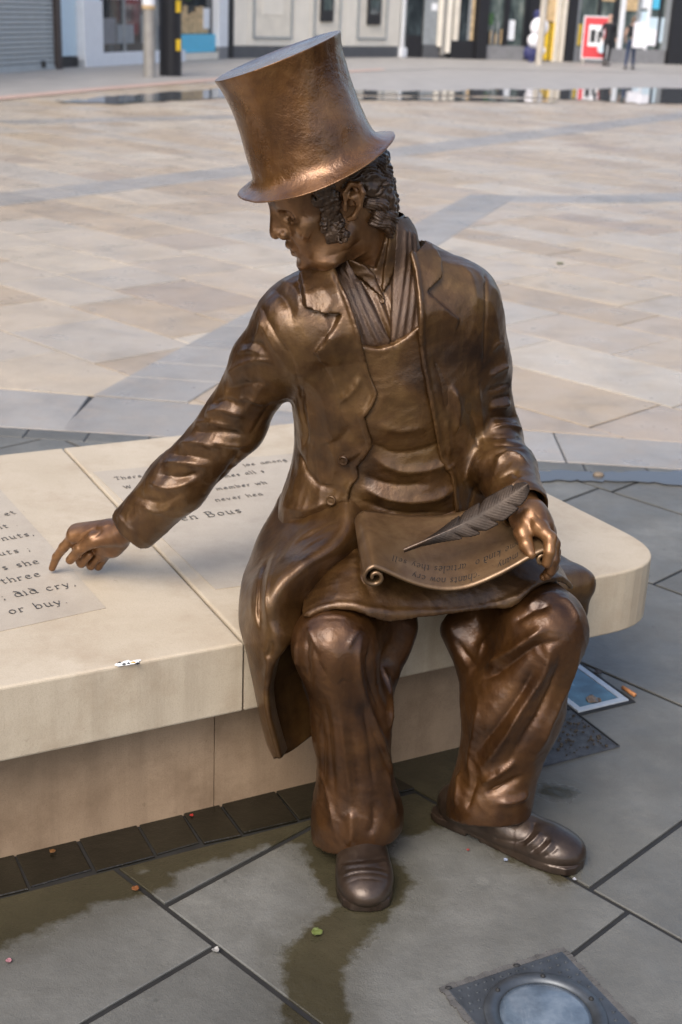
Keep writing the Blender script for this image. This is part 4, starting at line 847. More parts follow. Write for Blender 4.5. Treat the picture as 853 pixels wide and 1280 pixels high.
# quill lying on the scroll
def quill():
    n, nS = 200, 25
    C_ = catmull([at(505, 690, 2.240)+V3(0, 0, .003), at(545, 673, 2.250)+V3(0, 0, .003), at(585, 653, 2.262), at(625, 630, 2.272), at(660, 606, 2.280)], n)
    up = unit(V3(-.1, -.72, .68)); V = []
    T_ = np.gradient(C_, axis=0); X_ = np.linspace(0, 1, n)
    lo = np.interp(X_, [0, .12, .22, .34, .45, .6, .75, .88, .96, 1], [.001, .003, .010, .022, .029, .031, .027, .019, .009, .001]); hi = np.interp(X_, [0, .12, .24, .36, .5, .65, .8, .9, .97, 1], [.001, .002, .008, .018, .024, .025, .022, .015, .008, .001])
    def notch(x, cs): return 1-sum(d*max(0, 1-abs(x-c)/w)**1.5 if x < c else d*max(0, 1-(x-c)/(w*3.5))**1.5 for c, w, d in cs)
    for i in range(n):
        t = unit(T_[i]); s_ = unit(np.cross(t, up)); x = X_[i]
        for j in range(nS):
            q = (j/(nS-1))*2-1; low = (s_@V3(0, 0, -1) > 0) == (q > 0)
            w = lo[i]*notch(x, ((.36, .012, .35), (.47, .012, .42), (.60, .012, .38), (.78, .01, .25))) if low else hi[i]*notch(x, ((.42, .012, .3), (.58, .014, .35), (.86, .01, .2)))
            sw = .75*w*abs(q)**1.2*min(1, x*4)
            P = C_[i]+t*sw+s_*(q*w)+up*(.0035*(1-abs(q)**1.3)+.00028*math.sin(6.28*(x*40-abs(q)*1.2))*min(1, abs(q)*4)-.004*abs(q)**2)
            V.append(P)
    return np.array(V).reshape(n, nS, 3), C_, up
G, C_, up = quill(); Vq, Fq = sheet_mesh(G, .0035, 'quill'); quill_ob = part('quill', Vq, Fq, M_QUILL)
SV, SF = [], []
for i in range(0, 196, 4):
    t_ = unit(C_[min(i+1, 199)]-C_[max(i-1, 0)]); s1 = unit(np.cross(t_, up)); s2 = np.cross(s1, t_); r_ = .0036*(1-.65*i/196)
    for k in range(8): SV.append(C_[i]+up*.0028+(s1*math.cos(k*math.pi/4)+s2*math.sin(k*math.pi/4))*r_)
for i in range(len(SV)//8-1):
    for k in range(8): SF.append((i*8+k, i*8+(k+1) % 8, i*8+8+(k+1) % 8, i*8+8+k))
link('shaft', mesh_np('shaft', SV, SF), M_DK, quill_ob)
# ------------------------------------------------------------------ ground
PA, PB = unit([.719, -.695, 0]), unit([.695, .719, 0])        # the paving runs on this diagonal grid
def ab(a, b): return PB*a+PA*b                                  # a: across the courses, b: along them
def wet_nodes(t, caps_, edge=.5, nz=.036):
    geo = t.n('ShaderNodeNewGeometry').outputs['Position']; best = None
    def vm(op, a, b=None):
        o = t.n('ShaderNodeVectorMath', operation=op)
        for i, v in enumerate((a, b)):
            if v is None: continue
            if hasattr(v, 'is_linked'): t.l(v, o.inputs[i])
            else: o.inputs[i].default_value = v
        return o
    def ma(op, a, b=None, cl=False):
        o = t.n('ShaderNodeMath', operation=op, use_clamp=cl)
        for i, v in enumerate((a, b)):
            if v is None: continue
            if hasattr(v, 'is_linked'): t.l(v, o.inputs[i])
            else: o.inputs[i].default_value = v
        return o.outputs[0]
    for a, b, r_ in caps_:
        ba = b-a; q = vm('SUBTRACT', geo, tuple(a)).outputs[0]
        tt = ma('MULTIPLY', vm('DOT_PRODUCT', q, tuple(ba)).outputs['Value'], 1/max(ba@ba, 1e-6), True)
        sc_ = t.n('ShaderNodeVectorMath', operation='SCALE'); sc_.inputs[0].default_value = tuple(ba); t.l(tt, sc_.inputs['Scale'])
        d = ma('SUBTRACT', vm('LENGTH', vm('SUBTRACT', q, sc_.outputs[0]).outputs[0]).outputs['Value'], r_)
        best = d if best is None else ma('MINIMUM', best, d)
    n1 = t.noise(7.5, 8, .68, co=geo); n2 = ma('MULTIPLY', ma('SUBTRACT', n1, .5), nz*4)
    d = ma('ADD', best, n2)
    mr = t.n('ShaderNodeMapRange'); mr.inputs[1].default_value = .008; mr.inputs[2].default_value = -.009; t.l(d, mr.inputs[0])
    mr2 = t.n('ShaderNodeMapRange'); mr2.inputs[1].default_value = .075; mr2.inputs[2].default_value = -.03; t.l(d, mr2.inputs[0])
    return geo, mr.outputs[0], mr2.outputs[0]
def g3(*q): p_ = gp(*q); return p_
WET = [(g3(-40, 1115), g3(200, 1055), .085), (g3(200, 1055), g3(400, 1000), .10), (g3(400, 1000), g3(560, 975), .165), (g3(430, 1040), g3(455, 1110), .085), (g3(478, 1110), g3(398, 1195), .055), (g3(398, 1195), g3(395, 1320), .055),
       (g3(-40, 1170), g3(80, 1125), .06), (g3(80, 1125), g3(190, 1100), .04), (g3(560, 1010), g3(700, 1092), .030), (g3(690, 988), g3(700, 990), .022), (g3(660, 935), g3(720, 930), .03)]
def paving(name, base, lite, dark, wet=True, wcol=.30):
    t = NT(name); 
    if wet: geo, w, w2 = wet_nodes(t, WET)
    else: geo = t.n('ShaderNodeNewGeometry').outputs['Position']
    at_ = t.n('ShaderNodeAttribute', attribute_name='tone').outputs['Fac']
    c = t.ramp(t.noise(3.2, 7, .65, co=geo), [(.30, dark), (.5, base), (.72, lite)])
    c = t.mix(t.ramp(t.noise(14, 6, .7, co=geo), [(.40, 0.), (.72, .75)]), c, tuple(x*.72 for x in base))
    c = t.mix(t.ramp(t.noise(260, 2, co=geo), [(.36, .30), (.5, 0.), (.66, .0), (.74, .25)]), c, tuple(x*.6 for x in base))
    tn = t.ramp(at_, [(0, .80), (1, 1.14)]); c = t.mix(1., c, tn, 'MULTIPLY')
    sp = t.n('ShaderNodeTexVoronoi'); sp.inputs['Scale'].default_value = 7; t.l(geo, sp.inputs['Vector'])
    c = t.mix(t.ramp(sp.outputs['Distance'], [(.025, .7), (.05, 0.)]), c, tuple(x*.35 for x in base)); sp2 = t.n('ShaderNodeTexVoronoi'); sp2.inputs['Scale'].default_value = 4.3; t.l(t.n('ShaderNodeNewGeometry').outputs['Position'], sp2.inputs['Vector']); c = t.mix(t.ramp(sp2.outputs['Distance'], [(.045, .4), (.075, 0.)]), c, tuple(min(1, x*1.5) for x in base)); c = t.mix(t.ramp(t.noise(1.6, 5, .7, co=geo, dist=1.), [(.42, 0.), (.66, .55)]), c, tuple(x*.70 for x in base))
    r_ = t.ramp(t.noise(8, 5, co=geo), [(.35, .44), (.65, .60)])
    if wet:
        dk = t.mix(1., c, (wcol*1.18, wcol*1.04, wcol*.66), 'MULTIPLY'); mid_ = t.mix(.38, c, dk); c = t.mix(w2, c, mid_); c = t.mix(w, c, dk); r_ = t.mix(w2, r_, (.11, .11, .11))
    nrm = t.bump(t.noise(300, 3, co=geo), .0008); nrm = t.bump(t.noise(26, 6, .65, co=geo), .003, 1, nrm)
    return t.set(c, r_, 0., nrm)
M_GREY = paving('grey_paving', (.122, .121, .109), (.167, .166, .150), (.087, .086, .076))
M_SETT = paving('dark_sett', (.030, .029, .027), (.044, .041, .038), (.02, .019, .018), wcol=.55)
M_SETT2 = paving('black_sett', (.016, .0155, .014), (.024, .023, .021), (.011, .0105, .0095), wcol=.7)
def tones(name, stops):
    t = NT(name); geo = t.n('ShaderNodeNewGeometry').outputs['Position']; at_ = t.n('ShaderNodeAttribute', attribute_name='tone').outputs['Fac']
    c = t.ramp(at_, stops); c2 = t.ramp(t.noise(2.4, 7, .66, co=geo, dist=.7), [(.28, .74), (.5, 1.), (.75, 1.16)]); c = t.mix(1., c, c2, 'MULTIPLY')
    c = t.mix(t.ramp(t.noise(9, 6, .7, co=geo, vec=(1, 1.7, 1)), [(.5, 0.), (.75, .45)]), c, (.33, .25, .18))
    c = t.mix(t.ramp(t.noise(120, 2, co=geo), [(.36, .25), (.5, 0.)]), c, (.22, .19, .16))
    nrm = t.bump(t.noise(150, 3, co=geo), .0010); nrm = t.bump(t.noise(10, 5, co=geo), .004, 1, nrm)
    return t.set(c, t.ramp(t.noise(4, 5, co=geo), [(.35, .26), (.65, .48)]), 0., nrm)
M_BEIGE = tones('beige_paving', [(0, (0.3117, 0.2443, 0.1703)), (0.22, (0.3621, 0.2848, 0.1965)), (0.4, (0.3485, 0.312, 0.2616)), (0.58, (0.4035, 0.3346, 0.2486)), (0.74, (0.2979, 0.2352, 0.1747)), (0.88, (0.4173, 0.3661, 0.2921)), (1, (0.353, 0.2713, 0.1747))])
M_GRAN = tones('granite_band', [(0, (.235, .218, .195)), (1, (.285, .265, .238))])
M_MORT = plain('mortar', (.014, .0135, .0125), .6, var=.3, sc=20)
M_ASPH = plain('road_paving', (.30, .285, .265), .6, var=.12, sc=2)
def clip(poly, p0, nrm):                        # keep the side of the line where nrm points
    out = []
    for i in range(len(poly)):
        a, b = poly[i], poly[(i+1) % len(poly)]; da, db = (a-p0)@nrm, (b-p0)@nrm
        if da >= 0: out.append(a)
        if (da >= 0) != (db >= 0): out.append(a+(b-a)*da/(da-db))
    return out
def shrink(poly, g):                            # pull a convex outline in by g
    c = sum(poly)/len(poly); out = poly
    for i in range(len(poly)):
        a, b = poly[i], poly[(i+1) % len(poly)]; e = b-a
        if np.linalg.norm(e) < 1e-5: continue
        n_ = unit(np.array([-e[1], e[0], 0])); n_ = n_ if (c-a)@n_ > 0 else -n_
        out = clip(out, a+n_*g, n_)
        if len(out) < 3: return []
    return out
def slab_geo(poly, z, th, bev=.005):
    inn = shrink(poly, bev)
    if len(inn) != len(poly): inn = [p_*.985+sum(poly)/len(poly)*.015 for p_ in poly]
    n = len(poly); V = [(*p_[:2], z-th) for p_ in poly]+[(*p_[:2], z-bev*.7) for p_ in poly]+[(*p_[:2], z) for p_ in inn]; F = []
    for k in (0, n):
        for i in range(n): F.append((k+i, k+(i+1) % n, k+n+(i+1) % n, k+n+i))
    F.append(tuple(range(2*n, 3*n))); return V, F
def slab(poly, parent, mat, gap_=.004, z=0., th=.02, name='paving_slab', tone=None, bev=.004):
    poly = shrink([np.array(p_, float) for p_ in poly], gap_/2)
    if len(poly) < 3: return None
    c = sum(poly)/len(poly); z += RNG.normal()*.0007; V, F = slab_geo([p_-c for p_ in poly], z, th, bev)
    tl = RNG.normal(size=2)*.0012; V = [(x, y, q+(x*tl[0]+y*tl[1] if q > z-th*.9 else 0)) for x, y, q in V]
    me = bpy.data.meshes.new(name); me.from_pydata(V, [], F); at_ = me.attributes.new('tone', 'FLOAT', 'FACE'); tv = RNG.uniform() if tone is None else tone
    at_.data.foreach_set('value', np.full(len(F), tv, np.float32))
    o = link(name, me, mat, None); o.location = c; o.parent = parent; o.matrix_parent_inverse = _wm(parent).inverted(); return o
bm = bmesh.new(); bm_box(bm, V3(-900, -900, -.4), V3(900, 900, -.010)); ground = link('ground', mesh_bm(bm, 'ground'), M_MORT); tag(ground, kind='structure')
bm = bmesh.new(); bm_box(bm, V3(-6, -3, -.3), V3(6, 5.6, -.0045)); pavement = link('pavement', mesh_bm(bm, 'pavement'), M_MORT); tag(pavement, kind='structure')
L2p, L2n = V3(0, 4.73, 0), unit([-.06, -1, 0])
A_L = [-2.0, -1.35, -.70, -.04, .61, 1.26, 1.91, 2.70, 3.30, 3.90, 4.5, 5.1, 5.7]
SEED = {4: -1.485, 5: -1.637, 6: -1.12, 7: -1.3, 8: -1.856}
sett_v = RC-.118
LIGHT = []                                       # holes kept free of slabs are not needed: fittings sit on top
for r_ in range(len(A_L)-1):
    b0 = SEED.get(r_, -1.5+.31*(r_ % 2)); w = .61 if r_ != 5 else .607
    for k in range(-12, 10):
        q0, q1 = b0+k*w, b0+(k+1)*w
        P = [ab(A_L[r_], q0), ab(A_L[r_], q1), ab(A_L[r_+1], q1), ab(A_L[r_+1], q0)]
        P = clip(P, L2p, L2n)
        if len(P) < 3: continue
        c = sum(P)/len(P); u, v = to_bl(c)
        if abs(c[0]) > 1.7+c[1]*.40 or c[1] < .6: continue
        if -2.2 < u < .80:
            if v > sett_v+.25: 
                if 0 < u < .9 and v < 1.1 or (-2 < u <= 0 and v < 1.1): continue
            else:
                P = clip(P, bl(0, sett_v), -BN)
                if len(P) < 3: continue
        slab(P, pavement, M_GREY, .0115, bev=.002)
u0 = -1.60
while u0 < .76:                                  # dark, dirty setts along the foot of the bench
    w = RNG.uniform(.075, .135); j = RNG.normal(size=4)*.004; P = [bl(u0, sett_v+.002+j[0]), bl(u0+w, sett_v+.002+j[1]), bl(u0+w+j[2], RC+.01), bl(u0+j[3]*.5, RC+.01)]
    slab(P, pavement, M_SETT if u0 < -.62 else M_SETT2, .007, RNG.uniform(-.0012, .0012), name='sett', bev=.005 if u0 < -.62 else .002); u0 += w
for k in range(28):                              # setts and granite along the edge of the pavement
    x0 = -3.4+k*.24; P = [V3(x, 4.73-.06*x+s_*(.0), 0) for x, s_ in ((x0, 0), (x0+.24, 0))]; P = P+[P[1]+V3(0, .115, 0), P[0]+V3(0, .115, 0)]
    slab(P, pavement, M_GREY, .006, 0, name='sett')
L1y = lambda x: 5.28-.12*x
xs = [-5, -4.2, -3.4, -2.6, -1.75, -1.10, .05, .86, 1.72, 2.5, 3.3, 4.1]
for a, b in zip(xs[:-1], xs[1:]): slab([V3(a, 4.848-.06*a, 0), V3(b, 4.848-.06*b, 0), V3(b+.0, L1y(b), 0), V3(a+.0, L1y(a), 0)] if a != -1.10 else [V3(a-.02, 4.848-.06*a, 0), V3(b, 4.848-.06*b, 0), V3(b, L1y(b), 0), V3(a+.02, L1y(a), 0)], pavement, M_GRAN, .006)
# ------------------------------------------------------------------ the square beyond
bm = bmesh.new(); bm_box(bm, V3(-40, 4.9, -.3), V3(60, 30, -.0075)); plaza = link('plaza', mesh_bm(bm, 'plaza'), M_MORT); tag(plaza, kind='structure')
far_V, far_F, far_T = [], [], []; cand = []
a = 2.4; row = 0
while a < 40:
    w = RNG.choice([.45, .55, .6]); b = -30+RNG.uniform(0, 1); 
    while b < 8:
        l_ = RNG.choice([.55, .75, .9, 1.1]); P = [ab(a, b), ab(a, b+l_), ab(a+w, b+l_), ab(a+w, b)]; b += l_
        c = sum(P)/4
        if c[1] > 29 or c[1] < 4.6 or abs(c[0]) > 3.2+c[1]*.40: continue
        P = clip(P, V3(0, 5.28, 0), unit([.12, 1, 0])); P = clip(P, V3(0, 28.5, 0), V3(0, -1, 0))
        if len(P) >= 3: cand.append((sum(P)/len(P), P))
    a += w; row += 1
cand.sort(key=lambda q: q[0][1]+(40 if abs(q[0][0]) > .6+q[0][1]*.29 else 0))
for i, (c, P) in enumerate(cand):
    if i < 290: slab(P, plaza, M_BEIGE, .008)
    else:
        P = shrink(P, .005)
        if len(P) < 3: continue
        n0 = len(far_V); V, F = slab_geo(P, RNG.normal()*.0006, .02, .004); far_V += V; far_F += [tuple(q+n0 for q in f_) for f_ in F]; far_T += [RNG.uniform()]*len(F)
me = bpy.data.meshes.new('paving_slab'); me.from_pydata(far_V, [], far_F); me.attributes.new('tone', 'FLOAT', 'FACE').data.foreach_set('value', np.array(far_T, np.float32))
tag(link('paving_slab', me, M_BEIGE, plaza), kind='stuff')
print('plaza slabs', len(cand))
# grey granite bands crossing the square, each of long slabs
def band(e0, e1, n):                             # between two edge lines
    E0, E1 = catmull(e0, n+1), catmull(e1, n+1)
    for i in range(n): slab([E0[i], E0[i+1], E1[i+1], E1[i]], plaza, M_GRAN, .006, .004, .012)
dl = lambda y, o=0.: V3(-.565+.303*(y-7.174)+o, y, 0)
band([V3(-1.085, 5.41, 0), dl(7.174), dl(12.6)], [V3(-.67, 5.36, 0), dl(7.174, .44), dl(12.6, .44)], 9)
def strip(c0, c1, w, n, sag=0.):
    c0, c1 = np.array(c0, float), np.array(c1, float); d = unit(c1-c0); n_ = V3(-d[1], d[0], 0); E = [c0+(c1-c0)*t+n_*sag*4*t*(1-t) for t in np.linspace(0, 1, 5)]
    band([q-n_*w/2 for q in E], [q+n_*w/2 for q in E], n)
strip(gp(-60, 257), gp(500, 190), .55, 16); strip(gp(500, 190), gp(900, 138), .6, 12)
strip(gp(600, 248), gp(900, 243), .5, 5, -.2)
strip(gp(0, 153), gp(300, 146), .6, 6)
# road paving and kerb before the shops
bm = bmesh.new(); bm_box(bm, V3(-60, 28.5, -.3), V3(90, 75, -.002)); tag(link('road', mesh_bm(bm, 'road'), M_ASPH), kind='structure')
P = [gp(-60, 133), gp(0, 126), gp(140, 113), gp(280, 101), gp(280, 96), gp(140, 107), gp(0, 118), gp(-60, 124)]
M_ROADL = plain('pink_paving', (.42, .30, .25), .6, sc=4)
def sheet_thing(name, pts, mat, z, kind='structure'):
    bm = bmesh.new(); f_ = bm.faces.new([bm.verts.new((p_[0], p_[1], z)) for p_ in pts]); 
    if f_.normal.z < 0: bmesh.ops.reverse_faces(bm, faces=[f_])
    r_ = bmesh.ops.extrude_face_region(bm, geom=[f_]); 
    for v in [v for v in r_['geom'] if isinstance(v, bmesh.types.BMVert)]: v.co.z -= .003
    return tag(link(name, mesh_bm(bm, name), mat), kind=kind)
sheet_thing('street_paving', [gp(-200, 140), gp(0, 121), gp(140, 108), gp(280, 97), gp(560, 86), gp(853, 92), gp(1000, 98), gp(1000, 72), gp(700, 60), gp(283, 60), gp(-200, 80)], M_ASPH, .008)
sheet_thing('kerb_strip', [gp(-60, 131), gp(0, 125.5), gp(140, 112.5), gp(280, 101), gp(480, 88), gp(480, 86), gp(280, 97.5), gp(140, 108.5), gp(0, 121), gp(-60, 126)], M_ROADL, .013)
# puddles
t = NT('puddle_water'); geo = t.n('ShaderNodeNewGeometry').outputs['Position']
M_WATER = t.set((.075, .08, .085), .03, 0., None, IOR=1.33)
def ragged(px, amp, n=6, z=0.):
    P = [np.array(q, float) for q in px]; out = []
    for i in range(len(P)):
        a, b = P[i], P[(i+1) % len(P)]
        for k in range(n):
            t_ = k/n; q = a+(b-a)*t_; out.append(gp(q[0]+RNG.normal()*amp*3, q[1]+RNG.normal()*amp))
    return out
sheet_thing('puddle', ragged([(70, 128), (130, 122), (200, 117), (290, 110), (400, 112), (450, 113.5), (520, 115), (600, 113), (640, 112), (700, 113), (760, 111), (900, 110), (900, 131), (800, 130), (740, 126), (690, 124), (640, 121.5), (600, 119.5), (520, 120), (430, 119), (380, 122), (300, 122), (230, 126), (150, 131)], .5), M_WATER, .0145)
sheet_thing('puddle', ragged([(668, 590), (700, 591), (740, 592), (800, 592), (900, 588), (900, 613), (840, 607), (780, 603), (720, 603), (668, 603)], .9), M_WATER, .0075)
sheet_thing('puddle', ragged([(440, 122), (500, 122.5), (560, 122), (620, 123.5), (700, 126.5), (690, 129), (600, 127), (520, 126), (450, 125.5)], .4), M_WATER, .0145)
# ------------------------------------------------------------------ fittings let into the pavement
M_STEEL = plain('zinc_plate', (.085, .095, .105), .42, .6, var=.25, sc=25)
t = NT('lamp_glass'); M_GLASS = t.set(t.mix(t.ramp(t.noise(70, 4, .7, vec=(1, .15, 1)), [(.60, 0.), (.75, .35)]), t.ramp(t.noise(14, 6, .65), [(.3, (.055, .075, .10)), (.5, (.10, .13, .165)), (.7, (.17, .205, .24))]), (.24, .27, .30)), .12, 0., None, IOR=1.5)
t = NT('blue_glass'); M_BLUE = t.set(t.ramp(t.noise(16, 4), [(.35, (.04, .085, .12)), (.6, (.07, .16, .22)), (.75, (.22, .36, .42))]), .12, 0., None, IOR=1.5)
M_BLK = plain('black_gap', (.012, .012, .012), .7)
M_GRIT = plain('gritty_plate', (.055, .06, .07), .42, .2, var=.5, sc=45, bump=.004)
up = thing('ground_light', 'round frosted uplight in a square studded plate at lower right', 'ground light', gp(680, 1268))
c = gp(676, 1290); e1, e2 = BD, -BN
def plate(name, c, hu_, hv, z0, z1, mat, parent, bev=.002, ex=BD, ey=BN):
    bm = bmesh.new(); R = Matrix(((ex[0], ey[0], 0, c[0]), (ex[1], ey[1], 0, c[1]), (0, 0, 1, 0), (0, 0, 0, 1)))
    bm_box(bm, V3(-hu_, -hv, z0), V3(hu_, hv, z1), R, bev); return link(name, mesh_bm(bm, name), mat, parent)
pc = (gp(562, 1240)+gp(700, 1190))/2-BN*.122
plate('plate', pc, .122, .122, -.004, .004, M_STEEL, up)
gc = gp(682, 1272)
def disc(name, c, r0, r1, z0, z1, mat, parent, n=64):
    bm = bmesh.new(); rings = []
    prof = [(r0, z0), (r0, z1), (r1-.002, z1), (r1, z1-.002), (r1, z0)] if r0 > 0 else [(r1*.02, z1+.004), (r1*.5, z1+.003), (r1*.85, z1+.001), (r1, z1-.002), (r1, z0)]
    for r_, z in prof: rings.append([bm.verts.new((c[0]+r_*math.cos(2*math.pi*i/n), c[1]+r_*math.sin(2*math.pi*i/n), z)) for i in range(n)])
    for a, b in zip(rings[:-1], rings[1:]):
        for i in range(n): bm.faces.new((a[i], a[(i+1) % n], b[(i+1) % n], b[i]))
    if r0 == 0: bm.faces.new(rings[0])
    return link(name, mesh_bm(bm, name, True), mat, parent)
gr = .080
disc('lamp_ring', gc, gr+.001, gr+.026, .0, .0085, M_STEEL, up); disc('lamp_glass', gc, 0, gr-.001, .0, .007, M_GLASS, up)
for k in range(6):
    an = k*math.pi/3+.45; p_ = gc+V3(math.cos(an), math.sin(an), 0)*(gr+.0135); disc('bolt', p_, 0, .005, .004, .0095, M_BLK, up, 12)
bm = bmesh.new()
for i in range(14):
    for j in range(14):
        p_ = pc+BD*(-.112+.0172*i+(.0086 if j % 2 else 0))+BN*(-.112+.0172*j)
        if np.linalg.norm(p_[:2]-gc[:2]) > gr+.032 and abs((p_-pc)@BD) < .117: bm_cyl(bm, (p_[0], p_[1], .002), (p_[0], p_[1], .0062), .0042, .0028, 8)
link('stud', mesh_bm(bm, 'stud'), M_STEEL, up)['kind'] = 'stuff'
bm = bmesh.new()                                # ragged mortar bed round the plate
for s_ in range(4):
    d0, d1 = [(BD, BN), (BN, -BD), (-BD, -BN), (-BN, BD)][s_]; 
    for k in range(62):
        q = pc+d0*(-.127+.0042*k)+d1*.126; bm_box(bm, V3(-.0035, -.005-RNG.uniform(0, .003), -.004), V3(.0035, .003+.004*abs(math.sin(k*.37+s_))+RNG.uniform(0, .003), .0022+RNG.uniform(0, .0015)), Matrix(((d0[0], d1[0], 0, q[0]), (d0[1], d1[1], 0, q[1]), (0, 0, 1, 0), (0, 0, 0, 1))))
M_MBED = plain('mortar_bed', (.075, .072, .068), .85, var=.3, sc=40); link('mortar_bed', mesh_bm(bm, 'mortar_bed'), M_MBED, up)
# light box and gritty cover by the end of the bench
lb = thing('light_box', 'blue glazed light box with pale frame let into the paving under the bench end', 'ground light', gp(740, 860))
k1, k2 = gp(779, 873), gp(715, 884)
lc = k1-BD*.075+BN*.13
plate('gap', lc, .092, .16, -.004, .0025, M_BLK, lb); M_FRAME = plain('pale_frame', (.42, .45, .48), .4, .3, sc=30)
for (du, dv, hu_, hv) in ((0, -.140, .078, .009), (0, .140, .078, .009), (-.069, 0, .009, .131), (.069, 0, .009, .131)): plate('frame', lc+BD*du+BN*dv, hu_, hv, .0, .0062, M_FRAME, lb)
plate('glass', lc, .060, .131, .0, .0045, M_BLUE, lb, .001)
gcov = thing('access_cover', 'dark gritty metal cover let into the paving beside the seated man', 'cover', gp(715, 925))
k0 = gp(775, 932); gc2 = k0-BD*.13+BN*.09
plate('cover_plate', gc2, .122, .092, -.004, .0028, M_GRIT, gcov); 
plate('rim', gc2+BD*.1245, .0025, .095, .0, .0045, M_BLK, gcov); plate('rim', gc2-BN*.0945, .125, .0022, .0, .004, M_GRIT, gcov)
bm = bmesh.new()
for k in range(150):
    q = gc2+BD*RNG.uniform(-.115, .115)+BN*RNG.uniform(-.085, .085); r_ = RNG.uniform(.001, .0034); bm_box(bm, V3(-r_, -r_, 0), V3(r_, r_*.8, .0028+r_*1.2), Matrix.Translation(q) @ Matrix.Rotation(RNG.uniform(0, 3), 4, 'Z'))
M_DIRT = plain('dirt', (.05, .04, .03), .9, var=.4, sc=60); link('grit', mesh_bm(bm, 'grit'), M_DIRT, gcov)['kind'] = 'stuff'
# ------------------------------------------------------------------ shops across the square
def glassy(name, dark, mid, lite, sc=1.6):
    t = NT(name); f_ = t.noise(sc, 5, .7, vec=(1.6, 1.6, .5))
    return t.set(t.ramp(f_, [(.35, dark), (.55, mid), (.72, lite)]), .06, 0., None, IOR=1.5)
M_WIN = glassy('shop_glass', (.012, .016, .02), (.035, .045, .05), (.10, .13, .14))
M_WIN2 = glassy('display_glass', (.03, .045, .05), (.12, .15, .14), (.34, .36, .32))
M_CREAM = plain('cream_stone', (.80, .74, .63), .6, var=.05, sc=2); M_CREAM2 = plain('cream_panel', (.73, .67, .56), .6, var=.08, sc=3)
M_PLIN = plain('grey_plinth', (.085, .088, .095), .6); M_BLACKP = plain('black_paint', (.016, .016, .019), .4); M_WHITE = plain('white_paint', (.78, .80, .82), .5, var=.04)
M_SHUT = plain('shutter_metal', (.50, .53, .53), .45, .3, var=.06); M_BROWN = plain('brown_frame', (.06, .045, .04), .5); M_PALEB = plain('pale_blue_paint', (.62, .76, .84), .5, var=.03)
M_CYAN = plain('cyan_panel', (.10, .52, .75), .4, var=.05); M_YEL = plain('yellow_band', (.75, .50, .03), .5); M_GREY2 = plain('grey_render', (.22, .22, .225), .6); M_METAL = plain('galvanised_pole', (.38, .36, .33), .45, .4, var=.1)
M_GREYF = plain('grey_frame', (.26, .28, .29), .5); M_WARM = plain('warm_display', (.55, .40, .22), .6, var=.4, sc=9); M_LEAF = plain('shop_plant', (.05, .12, .04), .7, var=.5, sc=14); M_RED = plain('red_board', (.55, .035, .045), .45, var=.06); M_SKINP = plain('skin', (.50, .32, .24), .6); M_DARKC = plain('dark_cloth', (.014, .015, .018), .8, var=.3); M_JEAN = plain('denim', (.025, .04, .085), .8, var=.3); M_HAIRP = plain('brown_hair', (.12, .075, .045), .6); M_BAG = plain('white_bag', (.80, .80, .84), .5, var=.05); M_NAVY = plain('navy', (.03, .035, .12), .6); M_ROOF = plain('slate', (.07, .07, .075), .6)
class Facade:
    def __init__(s, a, b):
        s.a = np.array([a[0], a[1], 0.]); s.d = unit(np.array([b[0]-a[0], b[1]-a[1], 0])); s.n = np.array([s.d[1], -s.d[0], 0])      # n points at the viewer
        s.M = Matrix(((s.d[0], s.n[0], 0, s.a[0]), (s.d[1], s.n[1], 0, s.a[1]), (0, 0, 1, 0), (0, 0, 0, 1)))
    def uz(s, px, py):
        d = _ray(px, py); t = ((s.a-_C)@s.n)/(d@s.n); p_ = _C+d*t; return (p_-s.a)@s.d, p_[2]
    def u(s, px, py=70): return s.uz(px, py)[0]
    def box(s, name, u0, u1, z0, z1, y0, y1, mat, parent, bev=0.):
        bm = bmesh.new(); bm_box(bm, V3(u0, y0, z0), V3(u1, y1, z1), s.M, bev); return link(name, mesh_bm(bm, name), mat, parent)
    def pos(s, u): return tuple(s.a+s.d*u)
def blank_wall(f, u0, u1, parent, mat, z1=6.5, name='wall', y0=-6, y1=-.25): return f.box(name, u0, u1, -.2, z1, y0, y1, mat, parent)
A_, B_ = gp(0, 92.5), gp(75, 86.5)
# 1 shuttered shop
f1 = Facade(A_, B_); s1 = thing('shop', 'shop with closed pale roller shutter and brown frame at the far left', 'shop', f1.pos(f1.u(30)))
uE = f1.u(70); blank_wall(f1, -9, uE+.25, s1, M_BROWN)
f1.box('frame', uE, uE+.22, -.1, 3.4, -.2, .06, M_BROWN, s1); f1.box('frame', -3.6, uE+.22, 3.0, 3.6, -.2, .10, M_BROWN, s1)
zz = .06; k = 0
while zz < 3.0:
    bm = bmesh.new(); bm_box(bm, V3(-3.6, -.10, zz), V3(uE-.01, -.02, zz+.085), f1.M, .02); link('shutter_slat', mesh_bm(bm, 'shutter_slat'), M_SHUT, s1); zz += .10
f1.box('shutter_foot', -3.6, uE-.01, .0, .065, -.1, .0, M_SHUT, s1); f1.box('lock', f1.u(53), f1.u(53)+.12, .06, .2, -.02, .03, M_BLACKP, s1); f1.box('pillar', -4.2, -3.6, -.1, 4, -.2, .1, M_CREAM2, s1)
f1.box('upper_wall', -9, uE+.25, 3.6, 6.5, -.25, .02, M_CREAM2, s1)
